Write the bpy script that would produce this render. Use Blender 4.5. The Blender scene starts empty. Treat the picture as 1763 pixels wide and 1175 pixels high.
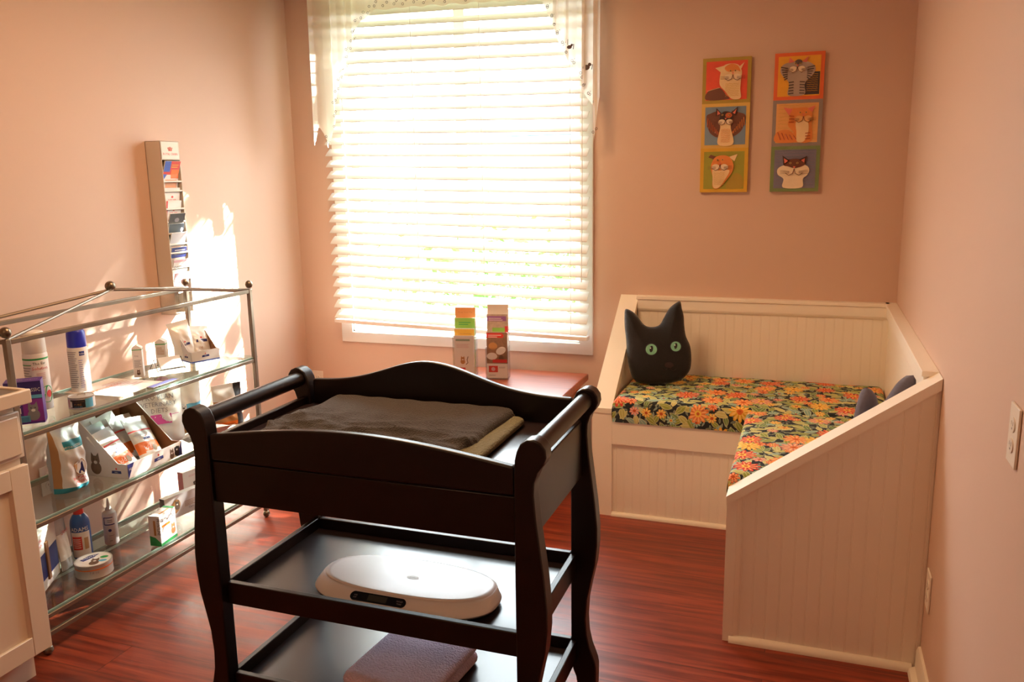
import bpy, bmesh, math, random
from mathutils import Matrix, Vector, geometry
from math import sin, cos, pi, sqrt, radians as R
random.seed(7)
SC = bpy.context.scene
COL = SC.collection

# ------------------------------------------------------------------ camera
cam_d = bpy.data.cameras.new('camera')
cam = bpy.data.objects.new('camera', cam_d)
COL.objects.link(cam)
SC.camera = cam
cam_d.sensor_width = 36.0
cam_d.lens = 1433.7 / 1763 * 36.0
cam_d.clip_start = 0.02
RT = ((0.94183, -0.33238, -0.04975), (0.33567, 0.92307, 0.18779), (-0.01650, -0.19356, 0.98095))
cam.matrix_world = Matrix(((RT[0][0], RT[0][2], -RT[0][1], -0.3762),
                           (RT[1][0], RT[1][2], -RT[1][1], -4.074),
                           (RT[2][0], RT[2][2], -RT[2][1], 1.5149), (0, 0, 0, 1)))

# ------------------------------------------------------------------ world, sun, lamps, exposure
world = bpy.data.worlds.new('sky')
SC.world = world
world.use_nodes = True
wn = world.node_tree
wn.nodes.clear()
bg = wn.nodes.new('ShaderNodeBackground')
bg.inputs['Color'].default_value = (0.86, 0.93, 1.0, 1)
bg.inputs['Strength'].default_value = 18.0
wo = wn.nodes.new('ShaderNodeOutputWorld')
wn.links.new(bg.outputs[0], wo.inputs[0])

SUN_DIR = Vector((0.30, 0.52, 0.42)).normalized()      # towards the sun
sd = bpy.data.lights.new('sun', 'SUN')
sd.energy = 170
sd.angle = R(0.6)
sd.color = (1.0, 0.96, 0.90)
sun = bpy.data.objects.new('sun', sd)
COL.objects.link(sun)
sun.rotation_euler = SUN_DIR.to_track_quat('Z', 'Y').to_euler()


def area(name, loc, size, power, col, rot=(0, 0, 0)):
    d = bpy.data.lights.new(name, 'AREA')
    d.shape = 'RECTANGLE'
    d.size, d.size_y = size
    d.energy = power
    d.color = col
    o = bpy.data.objects.new(name, d)
    COL.objects.link(o)
    o.location = loc
    o.rotation_euler = rot
    return o


area('ceiling_lamp', (-1.7, -1.6, 2.50), (0.56, 0.56), 30, (1.0, 0.60, 0.30))
area('fill_lamp_rear', (-1.35, -4.5, 2.50), (0.56, 0.56), 9, (1.0, 0.62, 0.33))  # added warm fill from behind the viewer
wp = area('window_daylight', (-2.13, 0.16, 1.5), (1.34, 1.7), 1, (1, 1, 1), (R(-90), 0, 0))
wp.data.cycles.is_portal = True

SC.view_settings.view_transform = 'Standard'
SC.view_settings.look = 'None'
SC.view_settings.exposure = 0.0
SC.view_settings.gamma = 1.0
SC.view_settings.use_curve_mapping = False
SC.cycles.max_bounces = 10
SC.cycles.diffuse_bounces = 6
SC.cycles.glossy_bounces = 4
SC.cycles.transparent_max_bounces = 24
SC.cycles.caustics_reflective = False
SC.cycles.caustics_refractive = False
SC.cycles.sample_clamp_indirect = 6.0


# ------------------------------------------------------------------ materials
def lin(h):
    if not isinstance(h, str):
        return tuple(h) + (1,)
    h = h.lstrip('#')
    c = [int(h[i:i + 2], 16) / 255 for i in (0, 2, 4)]
    return tuple(x / 12.92 if x <= .04045 else ((x + .055) / 1.055) ** 2.4 for x in c) + (1,)


MATS = {}


def mat(name, col='#808080', rough=.5, metal=0.0, bump=0.0, bscale=200, vary=0.0, vscale=8, coat=0.0, spec=.5,
        sheen=0.0, trans=0.0, stretch=(1, 1, 1)):
    if name in MATS:
        return MATS[name]
    m = bpy.data.materials.new(name)
    m.use_nodes = True
    nt = m.node_tree
    b = nt.nodes['Principled BSDF']
    b.inputs['Base Color'].default_value = lin(col)
    b.inputs['Roughness'].default_value = rough
    b.inputs['Metallic'].default_value = metal
    b.inputs['Coat Weight'].default_value = coat
    b.inputs['Coat Roughness'].default_value = .15
    b.inputs['Specular IOR Level'].default_value = spec
    b.inputs['Sheen Weight'].default_value = sheen
    if bump or vary:
        tc = nt.nodes.new('ShaderNodeTexCoord')
        mp = nt.nodes.new('ShaderNodeMapping')
        mp.inputs['Scale'].default_value = stretch
        nt.links.new(tc.outputs['Object'], mp.inputs[0])
    if vary:
        n = nt.nodes.new('ShaderNodeTexNoise')
        n.inputs['Scale'].default_value = vscale
        n.inputs['Detail'].default_value = 5
        nt.links.new(mp.outputs[0], n.inputs['Vector'])
        mx = nt.nodes.new('ShaderNodeMix')
        mx.data_type = 'RGBA'
        c = lin(col)
        mx.inputs['A'].default_value = tuple(max(0, x * (1 - vary)) for x in c[:3]) + (1,)
        mx.inputs['B'].default_value = tuple(min(1, x * (1 + vary)) for x in c[:3]) + (1,)
        nt.links.new(n.outputs['Fac'], mx.inputs['Factor'])
        nt.links.new(mx.outputs['Result'], b.inputs['Base Color'])
    if bump:
        n = nt.nodes.new('ShaderNodeTexNoise')
        n.inputs['Scale'].default_value = bscale
        n.inputs['Detail'].default_value = 3
        nt.links.new(mp.outputs[0], n.inputs['Vector'])
        bp = nt.nodes.new('ShaderNodeBump')
        bp.inputs['Strength'].default_value = min(1, bump)
        bp.inputs['Distance'].default_value = .004 if bump < .5 else .01
        nt.links.new(n.outputs['Fac'], bp.inputs['Height'])
        nt.links.new(bp.outputs[0], b.inputs['Normal'])
    if trans:
        tl = nt.nodes.new('ShaderNodeBsdfTranslucent')
        tl.inputs['Color'].default_value = lin(col)
        ms = nt.nodes.new('ShaderNodeMixShader')
        ms.inputs[0].default_value = trans
        out = nt.nodes['Material Output']
        nt.links.new(b.outputs[0], ms.inputs[1])
        nt.links.new(tl.outputs[0], ms.inputs[2])
        nt.links.new(ms.outputs[0], out.inputs[0])
    MATS[name] = m
    return m


def glass_mat(name, tint, rough=.02, base_reflect=.04):
    m = bpy.data.materials.new(name)
    m.use_nodes = True
    nt = m.node_tree
    nt.nodes.clear()
    out = nt.nodes.new('ShaderNodeOutputMaterial')
    ms = nt.nodes.new('ShaderNodeMixShader')
    tr = nt.nodes.new('ShaderNodeBsdfTransparent')
    tr.inputs[0].default_value = tint
    gl = nt.nodes.new('ShaderNodeBsdfGlossy')
    gl.inputs['Roughness'].default_value = rough
    lw = nt.nodes.new('ShaderNodeLayerWeight')
    lw.inputs['Blend'].default_value = .5
    pw = nt.nodes.new('ShaderNodeMath')
    pw.operation = 'POWER'
    nt.links.new(lw.outputs['Facing'], pw.inputs[0])
    pw.inputs[1].default_value = 4.0
    fr = nt.nodes.new('ShaderNodeMath')
    fr.operation = 'MULTIPLY_ADD'
    nt.links.new(pw.outputs[0], fr.inputs[0])
    fr.inputs[1].default_value = .55
    fr.inputs[2].default_value = base_reflect
    nt.links.new(fr.outputs[0], ms.inputs[0])
    nt.links.new(tr.outputs[0], ms.inputs[1])
    nt.links.new(gl.outputs[0], ms.inputs[2])
    nt.links.new(ms.outputs[0], out.inputs[0])
    MATS[name] = m
    return m


def emit_mat(name, col, s):
    m = bpy.data.materials.new(name)
    m.use_nodes = True
    b = m.node_tree.nodes['Principled BSDF']
    b.inputs['Base Color'].default_value = lin(col)
    b.inputs['Emission Color'].default_value = lin(col)
    b.inputs['Emission Strength'].default_value = s
    MATS[name] = m
    return m


class NG:
    """small helper to write node maths"""
    def __init__(s, m):
        s.nt = m.node_tree

    def n(s, t, **kw):
        x = s.nt.nodes.new(t)
        for k, v in kw.items():
            setattr(x, k, v)
        return x

    def put(s, sock, v):
        if isinstance(v, bpy.types.NodeSocket):
            s.nt.links.new(v, sock)
        elif v is not None:
            sock.default_value = v

    def m(s, op, a, b=None, c=None):
        x = s.n('ShaderNodeMath', operation=op)
        for i, v in enumerate((a, b, c)):
            s.put(x.inputs[i], v)
        return x.outputs[0]

    def mix(s, f, a, b):
        x = s.n('ShaderNodeMix', data_type='RGBA')
        s.put(x.inputs['Factor'], f)
        s.put(x.inputs['A'], a)
        s.put(x.inputs['B'], b)
        return x.outputs['Result']

    def ramp(s, f, stops, interp='CONSTANT'):
        x = s.n('ShaderNodeValToRGB')
        cr = x.color_ramp
        cr.interpolation = interp
        while len(cr.elements) < len(stops):
            cr.elements.new(.5)
        for e, (p, c) in zip(cr.elements, stops):
            e.position = p
            e.color = lin(c)
        s.put(x.inputs[0], f)
        return x.outputs[0]


def floral():
    m = mat('floral_fabric', '#404040', .85)
    g = NG(m)
    b = m.node_tree.nodes['Principled BSDF']
    tc = g.n('ShaderNodeTexCoord')
    nz = g.n('ShaderNodeTexNoise')
    g.put(nz.inputs['Vector'], tc.outputs['UV'])
    nz.inputs['Scale'].default_value = 9
    wob = g.n('ShaderNodeVectorMath', operation='MULTIPLY_ADD')
    g.put(wob.inputs[0], nz.outputs['Color'])
    wob.inputs[1].default_value = (.02, .02, 0)
    g.put(wob.inputs[2], tc.outputs['UV'])
    uv = wob.outputs[0]

    def cell(scale, off, rnd=.75):
        ad = g.n('ShaderNodeVectorMath', operation='ADD')
        g.put(ad.inputs[0], uv)
        ad.inputs[1].default_value = off
        v = g.n('ShaderNodeTexVoronoi', voronoi_dimensions='2D')
        v.inputs['Scale'].default_value = scale
        v.inputs['Randomness'].default_value = rnd
        g.put(v.inputs['Vector'], ad.outputs[0])
        sb = g.n('ShaderNodeVectorMath', operation='SUBTRACT')
        g.put(sb.inputs[0], ad.outputs[0])
        g.put(sb.inputs[1], v.outputs['Position'])
        sp = g.n('ShaderNodeSeparateXYZ')
        g.put(sp.inputs[0], sb.outputs[0])
        x = g.m('MULTIPLY', sp.outputs[0], scale)
        y = g.m('MULTIPLY', sp.outputs[1], scale)
        sc = g.n('ShaderNodeSeparateColor')
        g.put(sc.inputs[0], v.outputs['Color'])
        return x, y, sc.outputs[0], sc.outputs[1], sc.outputs[2]

    def leaves(cur, scale, off, stops, half=.5, wid=.2):
        x, y, r1, r2, r3 = cell(scale, off, .9)
        a = g.m('MULTIPLY', r1, 6.283)
        ca, sa = g.m('COSINE', a), g.m('SINE', a)
        lx = g.m('ADD', g.m('MULTIPLY', x, ca), g.m('MULTIPLY', y, sa))
        ly = g.m('SUBTRACT', g.m('MULTIPLY', y, ca), g.m('MULTIPLY', x, sa))
        q = g.m('DIVIDE', lx, half)
        w = g.m('MULTIPLY', g.m('SUBTRACT', 1.0, g.m('MULTIPLY', q, q)), wid)
        al = g.m('ABSOLUTE', ly)
        mask = g.m('LESS_THAN', al, w)
        inner = g.m('LESS_THAN', al, g.m('SUBTRACT', w, .05))
        vein = g.m('LESS_THAN', al, .018)
        c = g.ramp(r2, stops)
        rim = g.mix(.45, c, lin('#f2ecc0'))
        c2 = g.mix(inner, rim, c)
        c2 = g.mix(vein, c2, rim)
        return g.mix(mask, cur, c2)

    def flowers(cur, scale, off, petals, rad, stops, cstops, keep=1.0):
        x, y, r1, r2, r3 = cell(scale, off, .7)
        r = g.m('SQRT', g.m('ADD', g.m('MULTIPLY', x, x), g.m('MULTIPLY', y, y)))
        an = g.m('ARCTAN2', y, x)
        t = g.m('ABSOLUTE', g.m('COSINE', g.m('ADD', g.m('MULTIPLY', an, petals / 2), g.m('MULTIPLY', r1, 6))))
        rr = g.m('MULTIPLY', g.m('ADD', .58, g.m('MULTIPLY', t, .42)), rad)
        rr = g.m('MULTIPLY', rr, g.m('ADD', .75, g.m('MULTIPLY', r3, .25)))
        mask = g.m('LESS_THAN', r, rr)
        if keep < 1:
            mask = g.m('MULTIPLY', mask, g.m('LESS_THAN', r3, keep))
        c = g.ramp(r2, stops)
        lite = g.mix(.5, c, lin('#ffe6a0'))
        stripe = g.m('MULTIPLY', g.m('GREATER_THAN', t, .86), g.m('LESS_THAN', r, g.m('MULTIPLY', rr, .8)))
        c = g.mix(stripe, c, lite)
        gap = g.m('MULTIPLY', g.m('LESS_THAN', t, .22), g.m('GREATER_THAN', r, rad * .3))
        c = g.mix(gap, c, g.mix(.5, c, lin('#402018')))
        cen = g.m('LESS_THAN', r, rad * .24)
        c = g.mix(cen, c, g.ramp(r1, cstops))
        dot = g.m('LESS_THAN', r, rad * .12)
        c = g.mix(dot, c, lin('#c05a20'))
        return g.mix(mask, cur, c)

    cur = lin('#1c2426')
    gr = [(0, '#8f9a45'), (.25, '#b7b566'), (.5, '#6f8a50'), (.7, '#88ab9c'), (.85, '#c8c27a')]
    cur = leaves(cur, 40, (3.1, 1.7, 0), [(0, '#3c5a55'), (.5, '#6d8f86'), (.8, '#55683c')], .5, .16)
    cur = leaves(cur, 21, (.3, .9, 0), gr, .56, .25)
    cur = leaves(cur, 17, (7.3, 2.9, 0), gr, .56, .24)
    cur = flowers(cur, 15, (1.3, 5.2, 0), 8, .42, [(0, '#7fb3a4'), (.3, '#e0683a'), (.55, '#e8b24a'), (.8, '#d98a86')],
                  [(0, '#e8d070'), (.5, '#b84628')], .5)
    cur = flowers(cur, 8.2, (4.1, .4, 0), 11, .47,
                  [(0, '#df4a30'), (.22, '#ee8a48'), (.42, '#efb63e'), (.62, '#e0927c'), (.82, '#d5402c')],
                  [(0, '#f0c850'), (.5, '#e07030')], .66)
    g.put(b.inputs['Base Color'], cur)
    return m


def floor_mat():
    m = mat('red_wood_floor', '#5a1c10', .27, spec=.5)
    g = NG(m)
    b = m.node_tree.nodes['Principled BSDF']
    tc = g.n('ShaderNodeTexCoord')
    br = g.n('ShaderNodeTexBrick')
    g.put(br.inputs['Vector'], tc.outputs['Object'])
    br.offset = .37
    br.inputs['Scale'].default_value = 1
    br.inputs['Brick Width'].default_value = 1.22
    br.inputs['Row Height'].default_value = .152
    br.inputs['Mortar Size'].default_value = .0012
    br.inputs['Mortar Smooth'].default_value = .1
    br.inputs['Color1'].default_value = (0, 0, 0, 1)
    br.inputs['Color2'].default_value = (1, 1, 1, 1)
    br.inputs['Mortar'].default_value = (.5, .5, .5, 1)
    mp = g.n('ShaderNodeMapping')
    mp.inputs['Scale'].default_value = (1.6, 26, 1)
    g.put(mp.inputs[0], tc.outputs['Object'])
    n1 = g.n('ShaderNodeTexNoise')
    n1.inputs['Scale'].default_value = 1.6
    n1.inputs['Detail'].default_value = 8
    n1.inputs['Roughness'].default_value = .62
    n1.inputs['Distortion'].default_value = .5
    g.put(n1.inputs['Vector'], mp.outputs[0])
    n1.noise_dimensions = '4D'
    g.put(n1.inputs['W'], g.m('MULTIPLY', br.outputs['Color'], 7))
    c = g.ramp(n1.outputs['Fac'], [(.22, '#401510'), (.42, '#662213'), (.55, '#82321c'), (.68, '#954124'), (.85, '#702817')], 'LINEAR')
    sepc = g.n('ShaderNodeSeparateColor')
    g.put(sepc.inputs[0], br.outputs['Color'])
    hs = g.n('ShaderNodeHueSaturation')
    g.put(hs.inputs['Color'], c)
    g.put(hs.inputs['Value'], g.m('ADD', .82, g.m('MULTIPLY', sepc.outputs[0], .36)))
    c = g.mix(g.m('MULTIPLY', br.outputs['Fac'], .7), hs.outputs[0], lin('#1a0705'))
    g.put(b.inputs['Base Color'], c)
    g.put(b.inputs['Roughness'], g.m('ADD', .24, g.m('MULTIPLY', n1.outputs['Fac'], .16)))
    bp = g.n('ShaderNodeBump')
    bp.inputs['Strength'].default_value = .12
    bp.inputs['Distance'].default_value = .003
    g.put(bp.inputs['Height'], g.m('SUBTRACT', n1.outputs['Fac'], br.outputs['Fac']))
    g.put(b.inputs['Normal'], bp.outputs[0])
    return m


PAINT = mat('peach_wall_paint', '#d0b19d', .55, bump=.05, bscale=90)
CEIL = mat('ceiling_paint', '#e8e0d4', .8, bump=.1, bscale=60)
FLOOR = floor_mat()
TRIM = mat('cream_trim', '#e6dccb', .45)
WHITE = mat('white_bench_paint', '#f5eddf', .42, bump=.03, bscale=60)
WINW = mat('window_white', '#efece6', .4)
SLAT = mat('slat_white', '#dedad2', .45, trans=.02)
SHEER = mat('sheer_cotton', '#f2ece0', .9, trans=.55)
INK = mat('print_ink', '#5c504c', .8)
ESP = mat('espresso_wood', '#150908', .36, vary=.3, vscale=6, stretch=(1, 8, 1), coat=.06, spec=.4)
ESPT = mat('espresso_tray', '#251618', .34, coat=.45)
FLORAL = floral()
NICK = mat('brushed_nickel', '#85786a', .42, metal=.75)
BRASSY = mat('aged_brass_ball', '#7d7060', .35, metal=.9)
GLASS = glass_mat('shelf_glass', (.86, .93, .90, 1))
GEDGE = mat('green_glass_edge', '#7f9a8f', .3)
PANE = glass_mat('window_glass', (.97, .99, .98, 1))
ACRY = glass_mat('clear_acrylic', (.93, .93, .94, 1))
CABP = mat('cabinet_cream', '#dccbb6', .45)
CTOP = mat('counter_laminate', '#6f675f', .4, vary=.15, vscale=60)
PAPER = mat('white_paper', '#eeebe6', .7)
CARD = mat('white_carton', '#e9e5e2', .5)
KRAFT = mat('brown_cardboard', '#8d6444', .8)
BLUE = mat('cap_blue', '#2430b4', .3)
NAVY = mat('label_navy', '#252f74', .5)
PURP = mat('label_purple', '#4d2183', .45)
MAG = mat('label_magenta', '#8d2d9c', .45)
SKY = mat('label_skyblue', '#63b4dc', .45)
GREEN = mat('label_green', '#2f9f55', .45)
LGRN = mat('label_lime', '#8cc152', .5)
RED = mat('label_red', '#d03a36', .45)
ORNG = mat('label_orange', '#e2701f', .4)
TEAL = mat('label_teal', '#2d93a6', .45)
PINK = mat('label_pink', '#cf4f9a', .45)
ROSE = mat('label_rose', '#d8aeb6', .5)
GREYT = mat('label_grey', '#8d8a90', .5)
BLACK = mat('label_black', '#1c1c20', .4)
YELL = mat('label_yellow', '#e2b549', .5)
TAN = mat('label_tan', '#b98552', .5)
FURB = mat('label_fur', '#6b5444', .6, vary=.5, vscale=60)
FOIL = mat('bag_white_film', '#e8e6e4', .25, coat=.4)
FOILG = mat('bag_silver_film', '#c3c6c9', .22, metal=.3, coat=.4)
TIN = mat('tin_metal', '#c4c1bc', .35, metal=.45)
PLW = mat('outlet_plastic', '#eae2d6', .35)
SLOT = mat('outlet_slot', '#4a4038', .6)
TOWD = mat('dark_terry', '#38322e', .95, bump=.8, bscale=260, vary=.25, vscale=90, sheen=.25)
TOWG = mat('olive_terry', '#7d7a5c', .95, bump=.9, bscale=170, vary=.2, vscale=90, sheen=.2)
TOWP = mat('mauve_terry', '#dccbe8', .95, bump=.9, bscale=170, vary=.12, vscale=90, sheen=.3)
SCALEW = mat('scale_plastic', '#efeaeb', .32, coat=.25)
LCD = mat('scale_panel', '#1d222c', .2)
LCDG = mat('scale_screen', '#3a3f3f', .25)
FURK = mat('black_plush_print', '#120e0e', .9, bump=.3, bscale=160, vary=.6, vscale=14, sheen=.15)
FURG = mat('grey_plush_print', '#5d5864', .9, bump=.3, bscale=160, vary=.4, vscale=18, sheen=.15)
EYE = mat('green_eye', '#7fc0a0', .4, vary=.25, vscale=60)
EYEH = mat('eye_highlight', '#e8f4ec', .4)
NOSE = mat('brown_nose', '#2a1614', .7)
TABW = mat('red_brown_table', '#94431d', .38, vary=.6, vscale=5, stretch=(1, 14, 1), coat=.2)
LEAF = mat('tree_leaf', '#5d8a3c', .6, vary=.3, vscale=5)
BARK = mat('tree_bark', '#6b5844', .9, bump=.5, bscale=30)
GRASS = mat('lawn', '#8c9478', .9, vary=.3, vscale=3)
LAMPM = emit_mat('lamp_diffuser', '#ffd9ae', 3.0)


# ------------------------------------------------------------------ mesh builder
_TXT = {}


def text_geo(s, width=1.0):
    if (s, width) in _TXT:
        return _TXT[(s, width)]
    cu = bpy.data.curves.new('lettering', 'FONT')
    cu.body = s
    cu.size = 1.0
    cu.resolution_u = 1
    ob = bpy.data.objects.new('lettering', cu)
    COL.objects.link(ob)
    bpy.context.view_layer.update()
    me = bpy.data.meshes.new_from_object(ob.evaluated_get(bpy.context.evaluated_depsgraph_get()))
    vs = [v.co.copy() for v in me.vertices]
    fs = [tuple(p.vertices) for p in me.polygons]
    bpy.data.objects.remove(ob)
    bpy.data.curves.remove(cu)
    bpy.data.meshes.remove(me)
    if vs:
        x0 = min(v.x for v in vs)
        x1 = max(v.x for v in vs)
        y0 = min(v.y for v in vs)
        y1 = max(v.y for v in vs)
    else:
        x0 = x1 = y0 = y1 = 0
    _TXT[(s, width)] = (vs, fs, x0, x1, y0, y1)
    return _TXT[(s, width)]


def frame(o, u, v):
    """local plane: origin o, x along u, y along v, z out of the face"""
    u = Vector(u).normalized()
    v = Vector(v)
    v = (v - u * v.dot(u)).normalized()
    n = u.cross(v)
    return Matrix(((u.x, v.x, n.x, o[0]), (u.y, v.y, n.y, o[1]), (u.z, v.z, n.z, o[2]), (0, 0, 0, 1)))


class MB:
    def __init__(s):
        s.v, s.f, s.m, s.uv, s.mats = [], [], [], [], []
        s.M = Matrix.Identity(4)

    def mi(s, m):
        if m not in s.mats:
            s.mats.append(m)
        return s.mats.index(m)

    def add(s, pts, faces, m, M=None, uvs=None):
        M = s.M if M is None else s.M @ M
        b = len(s.v)
        s.v += [M @ Vector(p) for p in pts]
        for k, f in enumerate(faces):
            s.f.append(tuple(b + i for i in f))
            s.m.append(s.mi(m[k] if isinstance(m, list) else m))
            s.uv.append([uvs[i] for i in f] if uvs else [(0, 0)] * len(f))

    def box(s, x0, x1, y0, y1, z0, z1, m, M=None):
        p = [(x, y, z) for z in (z0, z1) for y in (y0, y1) for x in (x0, x1)]
        s.add(p, [(0, 2, 3, 1), (4, 5, 7, 6), (0, 1, 5, 4), (2, 6, 7, 3), (0, 4, 6, 2), (1, 3, 7, 5)], m, M)
        return s

    def prism(s, pts, axis, a, b, m, M=None):
        """pts 2-D outline, extruded along axis from a to b"""
        def P(p, t):
            return {'x': (t, p[0], p[1]), 'y': (p[0], t, p[1]), 'z': (p[0], p[1], t)}[axis]
        n = len(pts)
        v = [P(p, a) for p in pts] + [P(p, b) for p in pts]
        f = [tuple(range(n)), tuple(range(2 * n - 1, n - 1, -1))]
        f += [(i, (i + 1) % n, n + (i + 1) % n, n + i) for i in range(n)]
        s.add(v, f, m, M)
        return s

    def tube(s, path, r, m, n=10, M=None, caps=True, closed=False):
        path = [Vector(p) for p in path]
        rs = r if isinstance(r, (list, tuple)) else [r] * len(path)
        v, f = [], []
        L = len(path)
        prev = None
        for i, p in enumerate(path):
            if closed:
                d = path[(i + 1) % L] - path[i - 1]
            else:
                d = path[min(i + 1, L - 1)] - path[max(i - 1, 0)]
            d.normalize()
            if prev is None:
                a = d.cross(Vector((0, 0, 1)))
                if a.length < 1e-3:
                    a = d.cross(Vector((1, 0, 0)))
            else:
                a = prev - d * prev.dot(d)
            a.normalize()
            prev = a
            b = d.cross(a)
            for k in range(n):
                t = 2 * pi * k / n
                v.append(p + (a * cos(t) + b * sin(t)) * rs[i])
        for i in range(L if closed else L - 1):
            for k in range(n):
                k2 = (k + 1) % n
                j = (i + 1) % L
                f.append((i * n + k, i * n + k2, j * n + k2, j * n + k))
        if caps and not closed:
            f.append(tuple(range(n - 1, -1, -1)))
            f.append(tuple((L - 1) * n + k for k in range(n)))
        s.add(v, f, m, M)
        return s

    def lathe(s, prof, m, c=(0, 0, 0), n=28, M=None):
        """prof [(r,z)..] bottom to top; m a material or a list per band"""
        v, f, mm = [], [], []
        for r, z in prof:
            for k in range(n):
                t = 2 * pi * k / n
                v.append((c[0] + max(r, 1e-5) * cos(t), c[1] + max(r, 1e-5) * sin(t), c[2] + z))
        for i in range(len(prof) - 1):
            for k in range(n):
                k2 = (k + 1) % n
                f.append((i * n + k, i * n + k2, (i + 1) * n + k2, (i + 1) * n + k))
                mm.append(m[i] if isinstance(m, list) else m)
        f.append(tuple(range(n - 1, -1, -1)))
        mm.append(m[0] if isinstance(m, list) else m)
        f.append(tuple((len(prof) - 1) * n + k for k in range(n)))
        mm.append(m[-1] if isinstance(m, list) else m)
        s.add(v, f, mm, M)
        return s

    def ball(s, c, r, m, n=16, sz=1.0):
        pr = [(r * cos(-pi / 2 + pi * i / 10), r * sz * sin(-pi / 2 + pi * i / 10)) for i in range(11)]
        return s.lathe(pr, m, c, n)

    def grid(s, fn, nu, nv, m, M=None, uvfn=None):
        v, uv, f, mm = [], [], [], []
        for j in range(nv + 1):
            for i in range(nu + 1):
                a, b = i / nu, j / nv
                v.append(fn(a, b))
                uv.append(uvfn(a, b) if uvfn else (a, b))
        for j in range(nv):
            for i in range(nu):
                k = j * (nu + 1) + i
                f.append((k, k + 1, k + nu + 2, k + nu + 1))
                mm.append(m((i + .5) / nu, (j + .5) / nv) if callable(m) and not isinstance(m, bpy.types.Material) else m)
        s.add(v, f, mm, M, uv)
        return s

    def poly(s, M, pts, m, off=.0006):
        s.add([(p[0], p[1], off) for p in pts], [tuple(range(len(pts)))], m, M)
        return s

    def rect(s, M, x0, y0, x1, y1, m, off=.0006):
        return s.poly(M, [(x0, y0), (x1, y0), (x1, y1), (x0, y1)], m, off)

    def oval(s, M, cx, cy, rx, ry, m, off=.0006, n=20, rot=0):
        pts = []
        for k in range(n):
            t = 2 * pi * k / n
            x, y = rx * cos(t), ry * sin(t)
            pts.append((cx + x * cos(rot) - y * sin(rot), cy + x * sin(rot) + y * cos(rot)))
        return s.poly(M, pts, m, off)

    def text(s, M, txt, x, y, h, m, off=.0010, width=None, align='L', rot=0):
        vs, fs, x0, x1, y0, y1 = text_geo(txt)
        if x1 - x0 < 1e-6:
            return s
        k = h / max(y1 - y0, 1e-6)
        kx = k if width is None else width / (x1 - x0)
        sh = {'L': 0, 'C': .5, 'R': 1}[align] * (x1 - x0) * kx
        out = []
        for v in vs:
            px, py = (v.x - x0) * kx - sh, (v.y - y0) * k
            out.append((x + px * cos(rot) - py * sin(rot), y + px * sin(rot) + py * cos(rot), off))
        s.add(out, fs, m, M)
        return s

    def lines(s, M, x0, x1, y0, y1, n, m, off=.0008, th=.35):
        """small illegible print shown as thin bars of uneven length"""
        st = (y1 - y0) / n
        for i in range(n):
            e = x1 - (x1 - x0) * random.choice((0, 0, .1, .3))
            s.rect(M, x0, y0 + i * st, e, y0 + (i + th) * st, m, off)
        return s

    def build(s, name, parent=None, loc=(0, 0, 0), rz=0, smooth=35, bevel=0, seg=2, weld=False):
        me = bpy.data.meshes.new(name)
        me.from_pydata([tuple(v) for v in s.v], [], s.f)
        for m in s.mats:
            me.materials.append(m)
        me.polygons.foreach_set('material_index', s.m)
        ul = me.uv_layers.new(name='UVMap')
        flat = []
        for u in s.uv:
            for a, b in u:
                flat += [a, b]
        ul.data.foreach_set('uv', flat)
        bm = bmesh.new()
        bm.from_mesh(me)
        if weld:
            bmesh.ops.remove_doubles(bm, verts=bm.verts, dist=1e-5)
        bmesh.ops.recalc_face_normals(bm, faces=bm.faces)
        bm.to_mesh(me)
        bm.free()
        if smooth:
            me.polygons.foreach_set('use_smooth', [True] * len(me.polygons))
            me.set_sharp_from_angle(angle=R(smooth))
        me.update()
        o = bpy.data.objects.new(name, me)
        COL.objects.link(o)
        o.location = loc
        o.rotation_euler = (0, 0, rz)
        if parent:
            o.parent = parent
        if bevel:
            b = o.modifiers.new('bevel', 'BEVEL')
            b.width = bevel
            b.segments = seg
            b.limit_method = 'ANGLE'
            b.angle_limit = R(40)
            b.harden_normals = False
        return o


def tag(o, label=None, cat=None, group=None, kind=None):
    if label:
        o['label'] = label
    if cat:
        o['category'] = cat
    if group:
        o['group'] = group
    if kind:
        o['kind'] = kind
    return o


def thing(name, label, cat, loc=(0, 0, 0), rz=0, group=None):
    o = bpy.data.objects.new(name, None)
    o.empty_display_size = .05
    COL.objects.link(o)
    o.location = loc
    o.rotation_euler = (0, 0, rz)
    return tag(o, label, cat, group)


def struct(o):
    o['kind'] = 'structure'
    return o


# ------------------------------------------------------------------ room shell
W = 3.117
YB = -5.3
HC = 2.62
WX0, WX1, WZ0, WZ1 = -2.80, -1.465, 0.665, 2.42      # window opening
T = .12


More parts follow.
